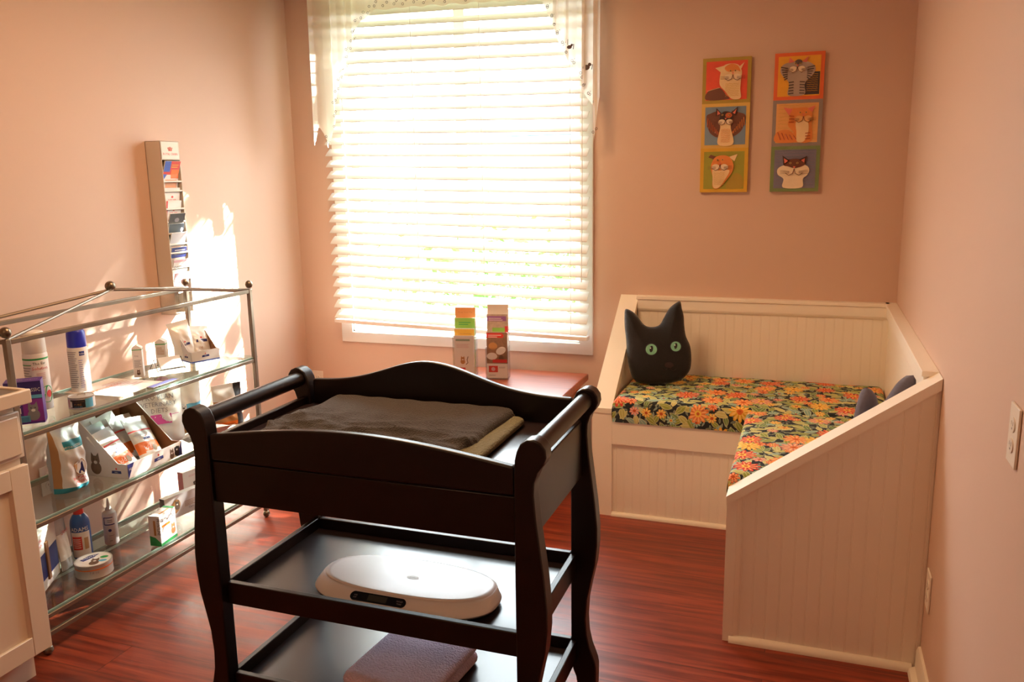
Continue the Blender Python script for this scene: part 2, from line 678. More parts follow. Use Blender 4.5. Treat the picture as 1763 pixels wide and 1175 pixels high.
def build_room():
    struct(MB().box(-W - .2, .2, YB - .2, .2, -.1, 0, FLOOR).build('floor', smooth=0))
    struct(MB().box(-W - .2, .2, YB - .2, .2, HC, HC + .1, CEIL).build('ceiling', smooth=0))
    struct(MB().box(-W - T, -W, YB, T, 0, HC, PAINT).build('wall_left', smooth=0))
    struct(MB().box(0, T, YB, T, 0, HC, PAINT).build('wall_right', smooth=0))
    b = MB()
    b.box(-W, WX0, 0, T, 0, HC, PAINT)
    b.box(WX1, 0, 0, T, 0, HC, PAINT)
    b.box(WX0, WX1, 0, T, 0, WZ0, PAINT)
    b.box(WX0, WX1, 0, T, WZ1, HC, PAINT)
    struct(b.build('wall_back', smooth=0))
    struct(MB().box(-W - T, T, YB - T, YB, 0, HC, PAINT).build('wall_front', smooth=0))
    # baseboards
    prof = [(0, 0), (.012, 0), (.012, .075), (.007, .088), (0, .09)]
    struct(MB().prism([(-W + a, z) for a, z in prof], 'y', YB, 0, TRIM).prism(
        [(-W + .012, 0), (-W + .028, 0), (-W + .025, .010), (-W + .012, .018)], 'y', YB, 0, TRIM).build('baseboard_left'))
    struct(MB().prism([(-a, z) for a, z in prof], 'x', -W + .012, -1.256, TRIM).build('baseboard_back'))
    struct(MB().prism([(-a, z) for a, z in prof], 'y', YB, -1.489, TRIM).prism(
        [(-.012, 0), (-.032, 0), (-.028, .013), (-.012, .02)], 'y', YB, -1.489, TRIM).build('baseboard_right'))
    # window: casing, jambs, sashes, pane
    w = MB()
    cx0, cx1, cz0, cz1 = WX0 - .065, WX1 + .065, WZ0 - .055, WZ1 + .065
    w.box(cx0, WX0 + .004, -.016, 0, cz0, cz1, WINW)
    w.box(WX1 - .004, cx1, -.016, 0, cz0, cz1, WINW)
    w.box(WX0, WX1, -.016, 0, cz0, WZ0 + .004, WINW)
    w.box(WX0, WX1, -.016, 0, WZ1 - .004, cz1, WINW)
    win = struct(w.build('window_1', bevel=.003))
    j = MB()
    j.box(WX0, WX0 + .012, 0, T, WZ0, WZ1, WINW)
    j.box(WX1 - .012, WX1, 0, T, WZ0, WZ1, WINW)
    j.box(WX0, WX1, 0, T, WZ0, WZ0 + .012, WINW)
    j.box(WX0, WX1, 0, T, WZ1 - .012, WZ1, WINW)
    j.build('window_jamb', win)
    mid = (WX0 + WX1) / 2
    s = MB()
    for a, c in ((WX0 + .012, WX0 + .050), (mid - .030, mid + .030), (WX1 - .050, WX1 - .012)):
        s.box(a, c, .075, .105, WZ0 + .055, WZ1 - .055, WINW)
    s.box(WX0 + .012, WX1 - .012, .075, .105, WZ0 + .012, WZ0 + .055, WINW)
    s.box(WX0 + .012, WX1 - .012, .075, .105, WZ1 - .055, WZ1 - .012, WINW)
    s.build('window_sash', win)
    for a, c in ((WX0 + .050, mid - .030), (mid + .030, WX1 - .050)):
        MB().box(a, c, .089, .092, WZ0 + .055, WZ1 - .055, PANE).build('window_pane', win, smooth=0)
    # ceiling light above the cart and an added rear fill, outside the frame
    for x, y, lab in ((-1.7, -1.6, 'square warm ceiling light above the cart'),
                      (-1.35, -4.5, 'added square warm fill light on the ceiling behind the viewer')):
        t = thing('ceiling_light', lab, 'light', (x, y, HC))
        MB().box(-.32, .32, -.32, .32, -.045, 0, TRIM).build('light_frame', t, bevel=.004)
        MB().box(-.29, .29, -.29, .29, -.052, -.045, LAMPM).build('diffuser', t)


build_room()


# ------------------------------------------------------------------ outdoors
def leaf_cloud(b, pts, size, m):
    for p in pts:
        a = random.uniform(0, 2 * pi)
        e = random.uniform(-.9, .9)
        u = Vector((cos(a), sin(a), e)).normalized()
        v = u.cross(Vector((random.uniform(-1, 1), random.uniform(-1, 1), random.uniform(-1, 1)))).normalized()
        s_ = size * random.uniform(.7, 1.3)
        P = Vector(p)
        b.add([P - u * s_, P - v * s_ * .45, P + u * s_, P + v * s_ * .45], [(0, 1, 2, 3)], m)


def build_outdoors():
    struct(MB().box(-14, 12, .35, 30, -.6, -.45, GRASS).build('ground_outside', smooth=0))
    S = SUN_DIR / SUN_DIR.y

    def sunpt(xw, zw, d):           # a point at depth d whose shadow falls on (xw, zw) of the window plane
        return Vector((xw + S.x * d, d, zw + S.z * d))
    t = thing('sun_blocker_tree', 'leafy tree outside, out of view, added to block the sun', 'tree',
              (1.9, 4.6, -.45))  # unseen tree, added to keep the sun off most of the window
    base = Vector((1.9, 4.6, -.45))
    tr = MB()
    tr.tube([(0, 0, 0), (-.05, 0, 1.5), (.02, .05, 3.0), (.0, .1, 4.2)], [.16, .13, .11, .07], BARK, 12)
    tr.tube([(.0, .0, 3.0), (-.5, -.4, 3.9), (-1.3, -.7, 4.6)], [.06, .05, .03], BARK, 8)
    tr.tube([(.0, .0, 3.4), (.4, .4, 4.3), (.6, .6, 5.2)], [.06, .05, .02], BARK, 8)
    tr.tube([(.0, .0, 2.8), (-.7, -.5, 3.3), (-1.6, -.9, 3.5)], [.05, .04, .02], BARK, 8)
    tr.build('trunk', t)
    pts = []
    while len(pts) < 5200:
        xw = random.uniform(-2.95, -1.1)
        zw = random.uniform(.3, 2.9)
        d = random.uniform(3.2, 4.4)
        # leaf density set to mask the sun, with gaps shaping the wall patch
        edge = -2.40 + .06 * sin(zw * 9) + .04 * sin(zw * 23)
        top = 1.28 + 1.4 * (xw + 3.117) + .035 * sin(xw * 30) + .02 * sin(xw * 71)
        if xw > -2.45:
            top = min(top, 1.92 + .04 * sin(xw * 60))
        wl = 1.44 - 1.15 * (xw + 2.82)
        dens = 1.0 if xw > -2.12 else ((.8 if xw < -2.27 else 1.0) if xw > edge else 0.0)
        if zw > top or (xw < -2.58 and wl - .22 < zw < wl):
            dens = 1.0
        if random.random() < dens:
            pts.append(sunpt(xw, zw, d) - base)
    b = MB()
    leaf_cloud(b, pts, .06, LEAF)
    b.build('crown', t, smooth=0)
    hd = MB()
    pts = [(random.gauss(0, 1.3), random.gauss(0, .35), .2 + abs(random.gauss(.45, .4))) for _ in range(2600)]
    leaf_cloud(hd, pts, .07, LEAF)
    tag(hd.build('garden_shrub', None, (-4.0, 6.5, -.45), smooth=0), 'green shrub low outside the window', 'shrub')
    h = thing('neighbour_house', 'pale blue house across the lawn beyond the blind', 'house', (-4.5, 15, -.45))
    HB = mat('house_siding', '#9fb0bf', .8)
    HR = mat('house_roof', '#5f6670', .9)
    MB().box(-5, 5, 0, 5, 0, 2.9, HB).build('siding', h)
    MB().prism([(-.4, 2.9), (5.4, 2.9), (2.5, 4.4)], 'x', -5.3, 5.3, HR).build('roof', h)
    for x in (-3, 0, 3):
        MB().box(x - .5, x + .5, -.05, 0, 1, 2.2, WINW).build('house_window', h)


build_outdoors()


# ------------------------------------------------------------------ blind and curtain
def build_blind():
    x0, x1, Y = -2.862, -1.402, -.075
    t = thing('window_blind', 'white horizontal slat blind hanging over the bright window', 'blind', (0, Y, 0))
    pitch = .0585
    n = 30
    z0 = .765

    def tz(x):
        return (x - (x0 + x1) / 2) / (x1 - x0) * -.035
    b = MB()
    ang = R(36)
    for i in range(n):
        zc = z0 + i * pitch
        if zc > 2.40:
            break
        a = ang + R(random.uniform(-1.5, 1.5))
        dy, dz = cos(a) * .0315, sin(a) * .0315

        def fn(u, v, zc=zc, dy=dy, dz=dz):
            x = x0 + .008 + (x1 - x0 - .016) * u
            s_ = 2 * v - 1
            return (x, s_ * dy, zc + tz(x) + s_ * dz + .003 * (1 - s_ * s_))

        def fn2(u, v, fn=fn):
            p = fn(u, v)
            return (p[0], p[1], p[2] - .0028)
        b.grid(fn, 1, 4, SLAT)
        b.grid(fn2, 1, 4, SLAT)
        for u in (0, 1):
            for v in range(4):
                p = [fn(u, v / 4), fn(u, (v + 1) / 4), fn2(u, (v + 1) / 4), fn2(u, v / 4)]
                b.add(p, [(0, 1, 2, 3)], SLAT)
        for v in (0, 1):
            b.add([fn(0, v), fn(1, v), fn2(1, v), fn2(0, v)], [(0, 1, 2, 3)], SLAT)
    b.build('slats', t, weld=True)
    zb = z0 - .048
    MB().prism([(x0 + .006, zb + tz(x0)), (x1 - .006, zb + tz(x1)), (x1 - .006, zb + .02 + tz(x1)), (x0 + .006, zb + .02 + tz(x0))],
               'y', -.027, .027, WINW).build('bottom_rail', t, bevel=.003)
    MB().box(x0, x1, -.035, .035, 2.43, 2.475, WINW).build('head_rail', t, bevel=.003)
    for x in (x0 + .13, -2.32, -1.95, x1 - .09):
        for sy in (-.029, .029):
            MB().tube([(x, sy, zb + .02 + tz(x)), (x, sy, 2.43)], .0012, PAPER, 6).build('ladder_cord', t)
    MB().tube([(-1.43, -.04, 2.44), (-1.428, -.045, 1.5), (-1.432, -.043, 1.0)], .002, PAPER, 6).build('pull_cord', t)


def build_curtain():
    t = thing('valance_curtain', 'sheer white valance with printed paw border above the blind', 'curtain', (0, -.135, 0))
    tr = MB().tube([(-3.0, 0, 2.52), (-1.2, 0, 2.52)], .010, WINW, 10).build('curtain_rod', t)
    for x in (-2.94, -1.27):
        MB().box(x - .01, x + .01, 0, .134, 2.505, 2.535, WINW).build('rod_bracket', t)

    # inner edge of each tail as (x, z), from the swag down to the tip
    right = [(-1.86, 2.335), (-1.61, 2.317), (-1.545, 2.16), (-1.50, 2.06), (-1.471, 2.02), (-1.43, 1.95), (-1.40, 1.89), (-1.37, 1.83), (-1.362, 1.76), (-1.366, 1.67)]
    left = [(-2.30, 2.345), (-2.50, 2.345), (-2.57, 2.30), (-2.63, 2.20), (-2.68, 2.08), (-2.72, 1.96), (-2.755, 1.86), (-2.775, 1.78), (-2.785, 1.70), (-2.79, 1.675)]

    def edge_z(x):
        pts = sorted(left + right)
        if x <= pts[0][0]:
            return 1.72
        for (a, za), (c, zc) in zip(pts, pts[1:]):
            if a <= x <= c:
                return za + (zc - za) * (x - a) / max(c - a, 1e-6)
        return 1.66
    xa, xb = -2.895, -1.338

    def fold(x, z):
        side = min(1, max(0, (abs(x + 2.1) - .35) / .3))
        return .016 * sin(x * 95) * side + .008 * sin(x * 47 + 1) + .012 * sin(x * 140) * side * side

    def fn(u, v):
        x = xa + (xb - xa) * u
        ze = edge_z(x) + .004 * sin(x * 60)
        if x < -2.79:
            ze = 1.66 + (.05 + .03 * sin(x * 90)) * (1 if x > -2.82 else 1.6)
        if x > -1.362:
            ze = 1.66 + (x + 1.362) * 9
        z = 2.525 + (ze - 2.525) * v
        return (x, fold(x, z) - .012 * v, z)
    # paw-print rings along the edge
    p = MB().grid(fn, 170, 22, SHEER)
    path = []
    for i in range(171):
        x = xa + (xb - xa) * i / 170
        path.append(fn(i / 170, 1.0))
    acc = 0
    last = Vector(path[0])
    k = 0
    for q in path:
        q = Vector(q)
        acc += (q - last).length
        last = q
        if q.x < -2.83 or q.x > -1.352:
            continue
        if acc > .021:
            acc = 0
            k += 1
            c = Vector((q.x + (.008 if k % 2 else -.002), fold(q.x, q.z) - .0165, q.z + (.018 if k % 2 else .034)))
            ring = [c + Vector((.0055 * cos(a), -.001, .0055 * sin(a))) for a in [2 * pi * j / 10 for j in range(10)]]
            p.tube(ring, .0011, INK, 5, closed=True)
            if k % 3 == 0:
                p.tube([c + Vector((.010, -.001, .006)), c + Vector((.013, -.001, .010))], .001, INK, 5)
    for (x, z, s_) in ((-1.395, 2.005, 1.0), (-1.475, 2.10, .7), (-1.60, 2.40, .6)):
        y = -.035
        p.oval(Matrix.Translation((x, y, z)) @ Matrix.Rotation(R(90), 4, 'X'), 0, 0, .017 * s_, .012 * s_, INK)
        p.oval(Matrix.Translation((x, y, z)) @ Matrix.Rotation(R(90), 4, 'X'), .016 * s_, .012 * s_, .008 * s_, .008 * s_, INK)
        p.tube([(x + .018 * s_, y, z + .008), (x + .030 * s_, y, z + .012), (x + .026 * s_, y, z - .01)], .002, INK, 5)
        p.tube([(x - .012 * s_, y, z + .01), (x - .010 * s_, y, z + .05 * s_)], .0012, INK, 5)
    p.build('valance', t)


build_blind()
build_curtain()


# ------------------------------------------------------------------ corner bench
BH, BW, BD, BL, bh = .929, 1.258, .588, 1.486, .503


def bead(b, M, w, h, m=WHITE, pitch=.0405, top=None):
    """beadboard sheet in plane M (x along the width, y up), fluted with paired grooves; top(x) gives its height"""
    n = int(w / pitch)
    xs = [0]
    zs = [0]
    for i in range(n + 1):
        x = i * pitch + pitch * .5
        if x + .004 > w:
            break
        xs += [x - .0030, x - .0020, x - .0010, x + .0010, x + .0020, x + .0030]
        zs += [0, -.0011, 0, 0, -.0011, 0]
    xs.append(w)
    zs.append(0)
    v, f = [], []
    for x, z in zip(xs, zs):
        v += [(x, 0, z), (x, top(x) if top else h, z)]
    for i in range(len(xs) - 1):
        f.append((2 * i, 2 * i + 2, 2 * i + 3, 2 * i + 1))
    b.add(v, f, m, M)


def build_bench():
    t = thing('corner_bench', 'white beadboard corner bench with sloping end panels in the corner', 'bench')
    # left end panel (plane x = -BW), runs from the wall to the front
    th = .09

    def slope(y):
        return BH + (bh - BH) * (-y) / BD
    b = MB()
    b.box(-BW, -BW + th, -BD, -BD + .03, 0, bh - .004, WHITE)                     # front stile
    b.prism([(-.002, BH - .03), (-.002, BH), (-BD - .004, bh), (-BD - .004, bh - .022), (-BD + .03, bh - .012)], 'x', -BW, -BW + th, WHITE)
    b.prism([(0, 0), (0, BH - .02), (-BD + .03, bh - .01), (-BD + .03, 0)], 'x', -BW + .012, -BW + .03, WHITE)
    b.prism([(0, 0), (0, BH - .02), (-BD + .03, bh - .01), (-BD + .03, 0)], 'x', -BW + th - .016, -BW + th - .006, WHITE)
    bead(b, frame((-BW + th - .004, -BD + .03, 0), (0, 1, 0), (0, 0, 1)), BD - .03, 1, top=lambda x: slope(-BD + .03 + x) - .02)
    b.build('end_panel', t, smooth=25)
    # near end panel (plane y = -BL)

    def slx(x):
        return BH + (bh - BH) * (-x) / BD
    b = MB()
    b.box(-BD, -BD + .032, -BL, -BL + th, 0, bh - .01, WHITE)
    b.prism([(-.002, BH), (-.002, BH - .034), (-BD - .003, bh - .030), (-BD - .003, bh)], 'y', -BL - .004, -BL + th, WHITE)
    b.prism([(0, 0), (0, BH - .02), (-BD + .02, bh - .01), (-BD + .02, 0)], 'y', -BL + .010, -BL + .024, WHITE)
    b.prism([(0, 0), (0, BH - .02), (-BD + .02, bh - .01), (-BD + .02, 0)], 'y', -BL + th - .018, -BL + th - .006, WHITE)
    bead(b, frame((-BD + .03, -BL + .0085, 0), (1, 0, 0), (0, 0, 1)), BD - .032, 1, top=lambda x: slx(-BD + .03 + x) - .02)
    bead(b, frame((-.002, -BL + th - .004, 0), (-1, 0, 0), (0, 0, 1)), BD - .032, 1, top=lambda x: slx(-.002 - x) - .02)
    b.build('end_panel', t, smooth=25)
    # back boards
    b = MB()
    b.box(-BW + th, 0, -.028, -.002, 0, BH - .002, WHITE)
    bead(b, frame((-BW + th, -.030, .40), (1, 0, 0), (0, 0, 1)), BW - th - .03, BH - .40 - .07)
    b.build('back_panel', t, smooth=25)
    b = MB()
    b.box(-.028, -.002, -BL + th, -.03, 0, BH - .002, WHITE)
    bead(b, frame((-.030, -.03, .40), (0, -1, 0), (0, 0, 1)), BL - th - .03, BH - .40 - .07)
    b.build('back_panel', t, smooth=25)
    b = MB()
    b.box(-BW + th - .005, -.03, -.048, 0, BH - .016, BH + .001, WHITE)
    b.box(-BW + th, -.04, -.042, -.028, BH - .062, BH - .016, WHITE)
    b.prism([(-.028, BH - .075), (-.036, BH - .072), (-.042, BH - .062), (-.028, BH - .062)], 'x', -BW + th, -.03, WHITE)
    b.box(-.048, 0, -BL + th - .01, 0, BH - .016, BH + .001, WHITE)
    b.box(-.042, -.028, -BL + th, -.04, BH - .062, BH - .016, WHITE)
    b.prism([(-.028, BH - .075), (-.036, BH - .072), (-.042, BH - .062), (-.028, BH - .062)], 'y', -BL + th, -.03, WHITE)
    b.build('top_rail', t, bevel=.002)
    # seat, fascia, fronts
    zs = .444
    MB().prism([(-BW + th, -.03), (-BW + th, -BD + .004), (-BD + .004, -BD + .004), (-BD + .004, -BL + th), (-.03, -BL + th), (-.03, -.03)],
               'z', zs - .02, zs, WHITE).build('seat_board', t)
    b = MB()
    b.box(-BW + th, -BD + .002, -BD, -BD + .02, zs - .105, zs - .0005, WHITE)
    b.box(-BD, -BD + .02, -BL + th, -BD - .0, zs - .105, zs - .0005, WHITE)
    b.build('fascia_board', t, bevel=.0015)
    b = MB()
    b.box(-BW + th, -BD + .02, -BD + .014, -BD + .022, 0, zs - .1, WHITE)
    bead(b, frame((-BW + th, -BD + .011, 0), (1, 0, 0), (0, 0, 1)), BW - th - BD, zs - .1, pitch=.0375)
    b.box(-BD + .014, -BD + .022, -BL + th, -BD, 0, zs - .1, WHITE)
    bead(b, frame((-BD + .011, -BD, 0), (0, -1, 0), (0, 0, 1)), BL - BD - th, zs - .1)
    b.build('front_panel', t, smooth=25)
    qr = [(0, 0), (.017, 0), (.0165, .006), (.012, .013), (.006, .0165), (0, .017)]
    MB().prism([(-BD + .012 - a, z) for a, z in qr], 'x', -BW + th, -BD, TRIM).build('quarter_round', t)
    MB().prism([(-BL + .010 - a * 1.2, z * 1.3) for a, z in qr], 'x', -BD + .02, -.02, TRIM).build('quarter_round', t)

    # cushions
    def cushion(x0, x1, y0, y1, z0, z1, front, lab, uvo):
        b = MB()
        r = .022
        # rounded slab: superellipse-like cross-section with soft crowned top
        NX, NY = 44, 44

        def prof(u):            # maps -1..1 through rounded edges
            return u
        bm_pts = []

        def fn(u, v):
            # unfold: v goes over bottom-front edge, front face, top, back face
            X = x0 + (x1 - x0) * u
            return None
        # top sheet with falling rim
        def top(u, v):
            a, c = 2 * u - 1, 2 * v - 1
            sx = math.copysign(abs(a) ** .9, a)
            sy = math.copysign(abs(c) ** .9, c)
            d = max(abs(a), abs(c))
            X = (x0 + x1) / 2 + (x1 - x0) / 2 * a
            Y = (y0 + y1) / 2 + (y1 - y0) / 2 * c
            # distance to rim in metres
            dx = min(X - x0, x1 - X)
            dy = min(Y - y0, y1 - Y)
            k = 1
            for q_ in (dx, dy):
                if q_ < r:
                    k *= sqrt(max(0, 1 - ((r - q_) / r) ** 2))
            crown = .010 * (1 - a ** 4) * (1 - c ** 4)
            z = z1 - r * (1 - k) + crown + .0015 * sin(X * 23) * sin(Y * 19)
            return (X, Y, z)

        def warp(t_):           # denser sampling near the rims
            return .5 - .5 * cos(pi * t_) if False else t_
        xs = [0, .02, .05, .1, .2, .35, .55, .75, 1]
        ex = lambda L_: sorted(set([q_ * r * 1.0 / L_ for q_ in xs] + [1 - q_ * r / L_ for q_ in xs] +
                                   [r / L_ + (1 - 2 * r / L_) * k_ / 24 for k_ in range(25)]))
        ux, uy = ex(x1 - x0), ex(y1 - y0)
        v, uv, f = [], [], []
        for c in uy:
            for a in ux:
                p_ = top(a, c)
                v.append(p_)
                uv.append((p_[0] + uvo, p_[1] - (z1 - p_[2]) if c < .5 else p_[1]))
        n1 = len(ux)
        for j in range(len(uy) - 1):
            for i in range(n1 - 1):
                k_ = j * n1 + i
                f.append((k_, k_ + 1, k_ + n1 + 1, k_ + n1))
        b.add(v, f, FLORAL, None, uv)
        zt = z1 - r

        def side(pa, pb, swap):
            n_ = 30
            v, uv, f = [], [], []
            for i in range(n_ + 1):
                s_ = i / n_
                x = pa[0] + (pb[0] - pa[0]) * s_
                y = pa[1] + (pb[1] - pa[1]) * s_
                for j in range(5):
                    q_ = j / 4
                    z = z0 + (zt - z0) * q_
                    bul = .004 * sin(pi * q_)
                    nx, ny = swap
                    v.append((x + nx * bul, y + ny * bul, z))
                    if ny:
                        uv.append((x + uvo, y - (zt - z) - .018))
                    else:
                        uv.append((x + uvo + nx * (zt - z), y))
            for i in range(n_):
                for j in range(4):
                    k_ = i * 5 + j
                    f.append((k_, k_ + 5, k_ + 6, k_ + 1))
            b.add(v, f, FLORAL, None, uv)
        side((x0, y0), (x1, y0), (0, -1))
        side((x1, y1), (x0, y1), (0, 1))
        side((x0, y1), (x0, y0), (-1, 0))
        side((x1, y0), (x1, y1), (1, 0))
        o = b.build('seat_cushion', smooth=60, weld=True)
        return tag(o, lab, 'cushion')
    cushion(-BW + th + .004, -.036, -BD - .006, -.036, zs + .0005, .548, 0,
            'floral seat cushion along the back of the bench under the black cat pillow', 0)
    cushion(-BD - .006, -.036, -BL + th + .004, -BD - .010, zs + .0005, .546, 0,
            'floral seat cushion on the near arm of the bench behind the sloping end panel', 3.3)


build_bench()


# ------------------------------------------------------------------ cat head pillows
def cat_pillow(name, outline, thick, fur, lab, M, eyes=True, cat='pillow'):
    n = len(outline)
    ring = []
    for i in range(n):                                   # Catmull-Rom through the outline
        p0, p1, p2, p3 = [Vector(outline[(i + k) % n]) for k in (-1, 0, 1, 2)]
        for k in range(6):
            s = k / 6
            ring.append(.5 * ((2 * p1) + (-p0 + p2) * s + (2 * p0 - 5 * p1 + 4 * p2 - p3) * s * s + (-p0 + 3 * p1 - 3 * p2 + p3) * s ** 3))
    ring = [Vector((p.x, p.y)) for p in ring]

    def inside(p):
        c = False
        j = len(ring) - 1
        for i in range(len(ring)):
            a, b_ = ring[i], ring[j]
            if (a.y > p.y) != (b_.y > p.y) and p.x < (b_.x - a.x) * (p.y - a.y) / (b_.y - a.y) + a.x:
                c = not c
            j = i
        return c

    def dist(p):
        best = 9
        for i in range(len(ring)):
            a, b_ = ring[i - 1], ring[i]
            ab = b_ - a
            t_ = max(0, min(1, (p - a).dot(ab) / max(ab.length_squared, 1e-12)))
            best = min(best, (a + ab * t_ - p).length)
        return best
    DM = .11

    def hgt(p):
        d = min(dist(p) / DM, 1)
        return thick * sqrt(max(0, 1 - (1 - d) ** 2))
    x0, x1 = min(p.x for p in ring), max(p.x for p in ring)
    y0, y1 = min(p.y for p in ring), max(p.y for p in ring)
    st = .0085
    pts = list(ring)
    y = y0
    r_ = 0
    while y < y1:
        x = x0 + (st / 2 if r_ % 2 else 0)
        while x < x1:
            p = Vector((x, y))
            if inside(p) and dist(p) > st * .45:
                pts.append(p)
            x += st
        y += st * .87
        r_ += 1
    ne = len(ring)
    res = geometry.delaunay_2d_cdt(pts, [(i, (i + 1) % ne) for i in range(ne)], [list(range(ne))], 1, 1e-6)
    vv, ff = res[0], res[2]
    b = MB()
    hs = [0 if dist(p) < 1e-4 else hgt(p) for p in vv]
    front = [(p.x, -h * .95, p.y) for p, h in zip(vv, hs)]
    back = [(p.x, h * .8, p.y) for p, h in zip(vv, hs)]
    b.add(front, [tuple(f) for f in ff], fur, M)
    b.add(back, [tuple(f) for f in ff], fur, M)
    t = thing(name, lab, cat)
    b.build('cushion_body', t, smooth=180, weld=True)
    if eyes:
        def patch(cx, cy, rx, ry, rot, m, off, nr=5, na=24):
            q = MB()
            v, f = [], []
            for j in range(nr + 1):
                for k in range(na):
                    a = 2 * pi * k / na
                    x_, y_ = rx * j / nr * cos(a), ry * j / nr * sin(a)
                    p = Vector((cx + x_ * cos(rot) - y_ * sin(rot), cy + x_ * sin(rot) + y_ * cos(rot)))
                    v.append((p.x, -hgt(p) * .95 - off, p.y))
            for j in range(nr):
                for k in range(na):
                    f.append((j * na + k, j * na + (k + 1) % na, (j + 1) * na + (k + 1) % na, (j + 1) * na + k))
            q.add(v, f, m, M)
            return q
        for cx, cy, rx in eyes:
            q = patch(cx, cy, rx * 1.18, rx * 1.16, -.3, BLACK, .0012)
            for mm, sx, sy, dx, dy, off in ((EYE, 1, .98, 0, 0, .0022), (BLACK, .30, .60, 0, .01 * .2, .0032), (EYEH, .11, .13, -.004, .006, .0042)):
                z = patch(cx + dx, cy + dy, rx * sx, rx * sy, -.15, mm, off)
                q.v += z.v
                base = len(q.v) - len(z.v)
                for fa, mi_, uv_ in zip(z.f, z.m, z.uv):
                    q.f.append(tuple(i + base for i in fa))
                    q.m.append(q.mi(mm))
                    q.uv.append(uv_)
            q.build('eye', t, smooth=180)
        ex = sum(e[0] for e in eyes) / 2 + .026
        ey = sum(e[1] for e in eyes) / 2
        patch(ex, ey - .078, .020, .013, 0, NOSE, .0015).build('nose', t, smooth=180)
        q = MB()
        for sx in (-1, 1):
            pth = []
            for k in range(7):
                s = k / 6
                p = Vector((ex + sx * .032 * s, ey - .083 - .020 * sin(pi * s * .8)))
                pth.append(M @ Vector((p.x, -hgt(p) * .95 - .001, p.y)))
            q.tube(pth, .0010, NOSE, 5)
        q.build('mouth_line', t)
    return t


# black cat: outline measured around its own centre, base at z = 0
_cr = [(150, 138), (205, 155), (250, 195), (300, 258), (345, 280), (400, 278), (440, 255), (470, 200), (510, 130), (560, 86), (600, 72),
       (614, 130), (630, 190), (636, 270), (650, 350), (685, 430), (697, 520), (690, 610), (655, 670), (600, 712), (520, 735), (430, 745),
       (340, 746), (262, 732), (215, 690), (190, 620), (168, 520), (162, 430), (157, 370), (146, 290), (142, 200)]
BK = [((x - 425) / 1790, (748 - y) / 1740) for x, y in reversed(_cr)]
Mb = Matrix.Translation((-1.015, -.315, .556)) @ Matrix.Rotation(R(10), 4, 'Z') @ Matrix.Rotation(R(-14), 4, 'X')
cat_pillow('cat_pillow', BK, .062, FURK, 'black cat face pillow with green eyes at the left end of the bench', Mb,
           eyes=[(-.031, .161, .0255), (.079, .177, .0230)])
GKo = [(-x * .88, z * .84) for x, z in reversed(BK)]
Mg = Matrix.Translation((-.168, -1.235, .556)) @ Matrix.Rotation(R(-130), 4, 'Z') @ Matrix.Rotation(R(-12), 4, 'X') @ Matrix.Rotation(R(-5), 4, 'Y')
cat_pillow('cat_pillow', GKo, .055, FURG, 'grey cat face pillow, only its ears showing above the sloping end panel', Mg,
           eyes=[(.028, .138, .022), (-.069, .152, .021)])


# ------------------------------------------------------------------ changing-table cart
CX, CY = -1.3856, -2.1695


def build_cart():
    t = thing('tray_cart', 'dark espresso wooden cart with curved legs and two open shelves', 'cart', (CX, CY, 0))
    outer = [(.484, 0), (.486, .06), (.487, .12), (.483, .140), (.468, .18), (.459, .22), (.456, .27), (.460, .33), (.472, .39), (.483, .44),
             (.489, .50), (.489, .55), (.483, .62), (.474, .69), (.465, .76), (.460, .82), (.461, .85), (.469, .875),
             (.484, .895), (.490, .912), (.488, .930), (.478, .944), (.462, .951), (.445, .948), (.430, .938), (.421, .920),
             (.416, .90), (.414, .86)]
    inner = [(.413, .6), (.413, .13), (.419, .105), (.427, .085), (.431, .06), (.432, 0)]
    leg = outer + inner
    for sx in (-1, 1):
        for y0 in (-.256, .212):
            MB().prism([(sx * x, z) for x, z in leg], 'y', y0, y0 + .044, ESP).build('leg', t, bevel=.004, seg=3, smooth=50)
    # front panel: arched rail and lower board
    xi = .412
    n = 24

    def arc(x, base, peak):
        return base + (peak - base) * max(0, cos(x / xi * pi / 2)) ** 1.0
    top = [(-xi + 2 * xi * k / n) for k in range(n + 1)]
    MB().prism([(-xi, .814), (xi, .814)] + [(x, arc(x, .882, .922)) for x in reversed(top)], 'y', -.251, -.229, ESP).build('front_rail', t, bevel=.005, seg=3, smooth=50)
    MB().box(-xi, xi, -.246, -.230, .70, .810, ESP).build('front_board', t, bevel=.002)

    def bump(x):
        return .914 + .078 * math.exp(-((x + .02) / .20) ** 2)
    top2 = [(-xi + 2 * xi * k / 40) for k in range(41)]
    MB().prism([(-xi, .70), (xi, .70)] + [(x, bump(x)) for x in reversed(top2)], 'y', .229, .250, ESP).build('back_board', t, bevel=.005, seg=3, smooth=50)
    for sx in (-1, 1):
        a, c = sorted((sx * .428, sx * .446))
        MB().box(a, c, -.213, .213, .70, .862, ESP).build('side_board', t, bevel=.003)
        MB().tube([(sx * .452, -.213, .915), (sx * .452, .213, .915)], .0225, ESP, 20).build('handle_bar', t, smooth=60)
    MB().box(-.427, .427, -.2285, .2285, .822, .840, ESPT).build('tray', t)
    for z in (.467, .200):
        # shelf rails around a recessed board
        s = MB()
        s.box(-xi, xi, -.232, -.214, z - .062, z, ESP)
        s.box(-xi, xi, .214, .232, z - .062, z, ESP)
        s.box(-.430, -.412, -.2115, .2115, z - .062, z, ESP)
        s.box(.412, .430, -.2115, .2115, z - .062, z, ESP)
        sh = MB().box(-.411, .411, -.2135, .2135, z - .045, z - .033, ESPT).build('shelf', t)
        s.build('shelf_rail', sh, bevel=.0025)
    return t


build_cart()


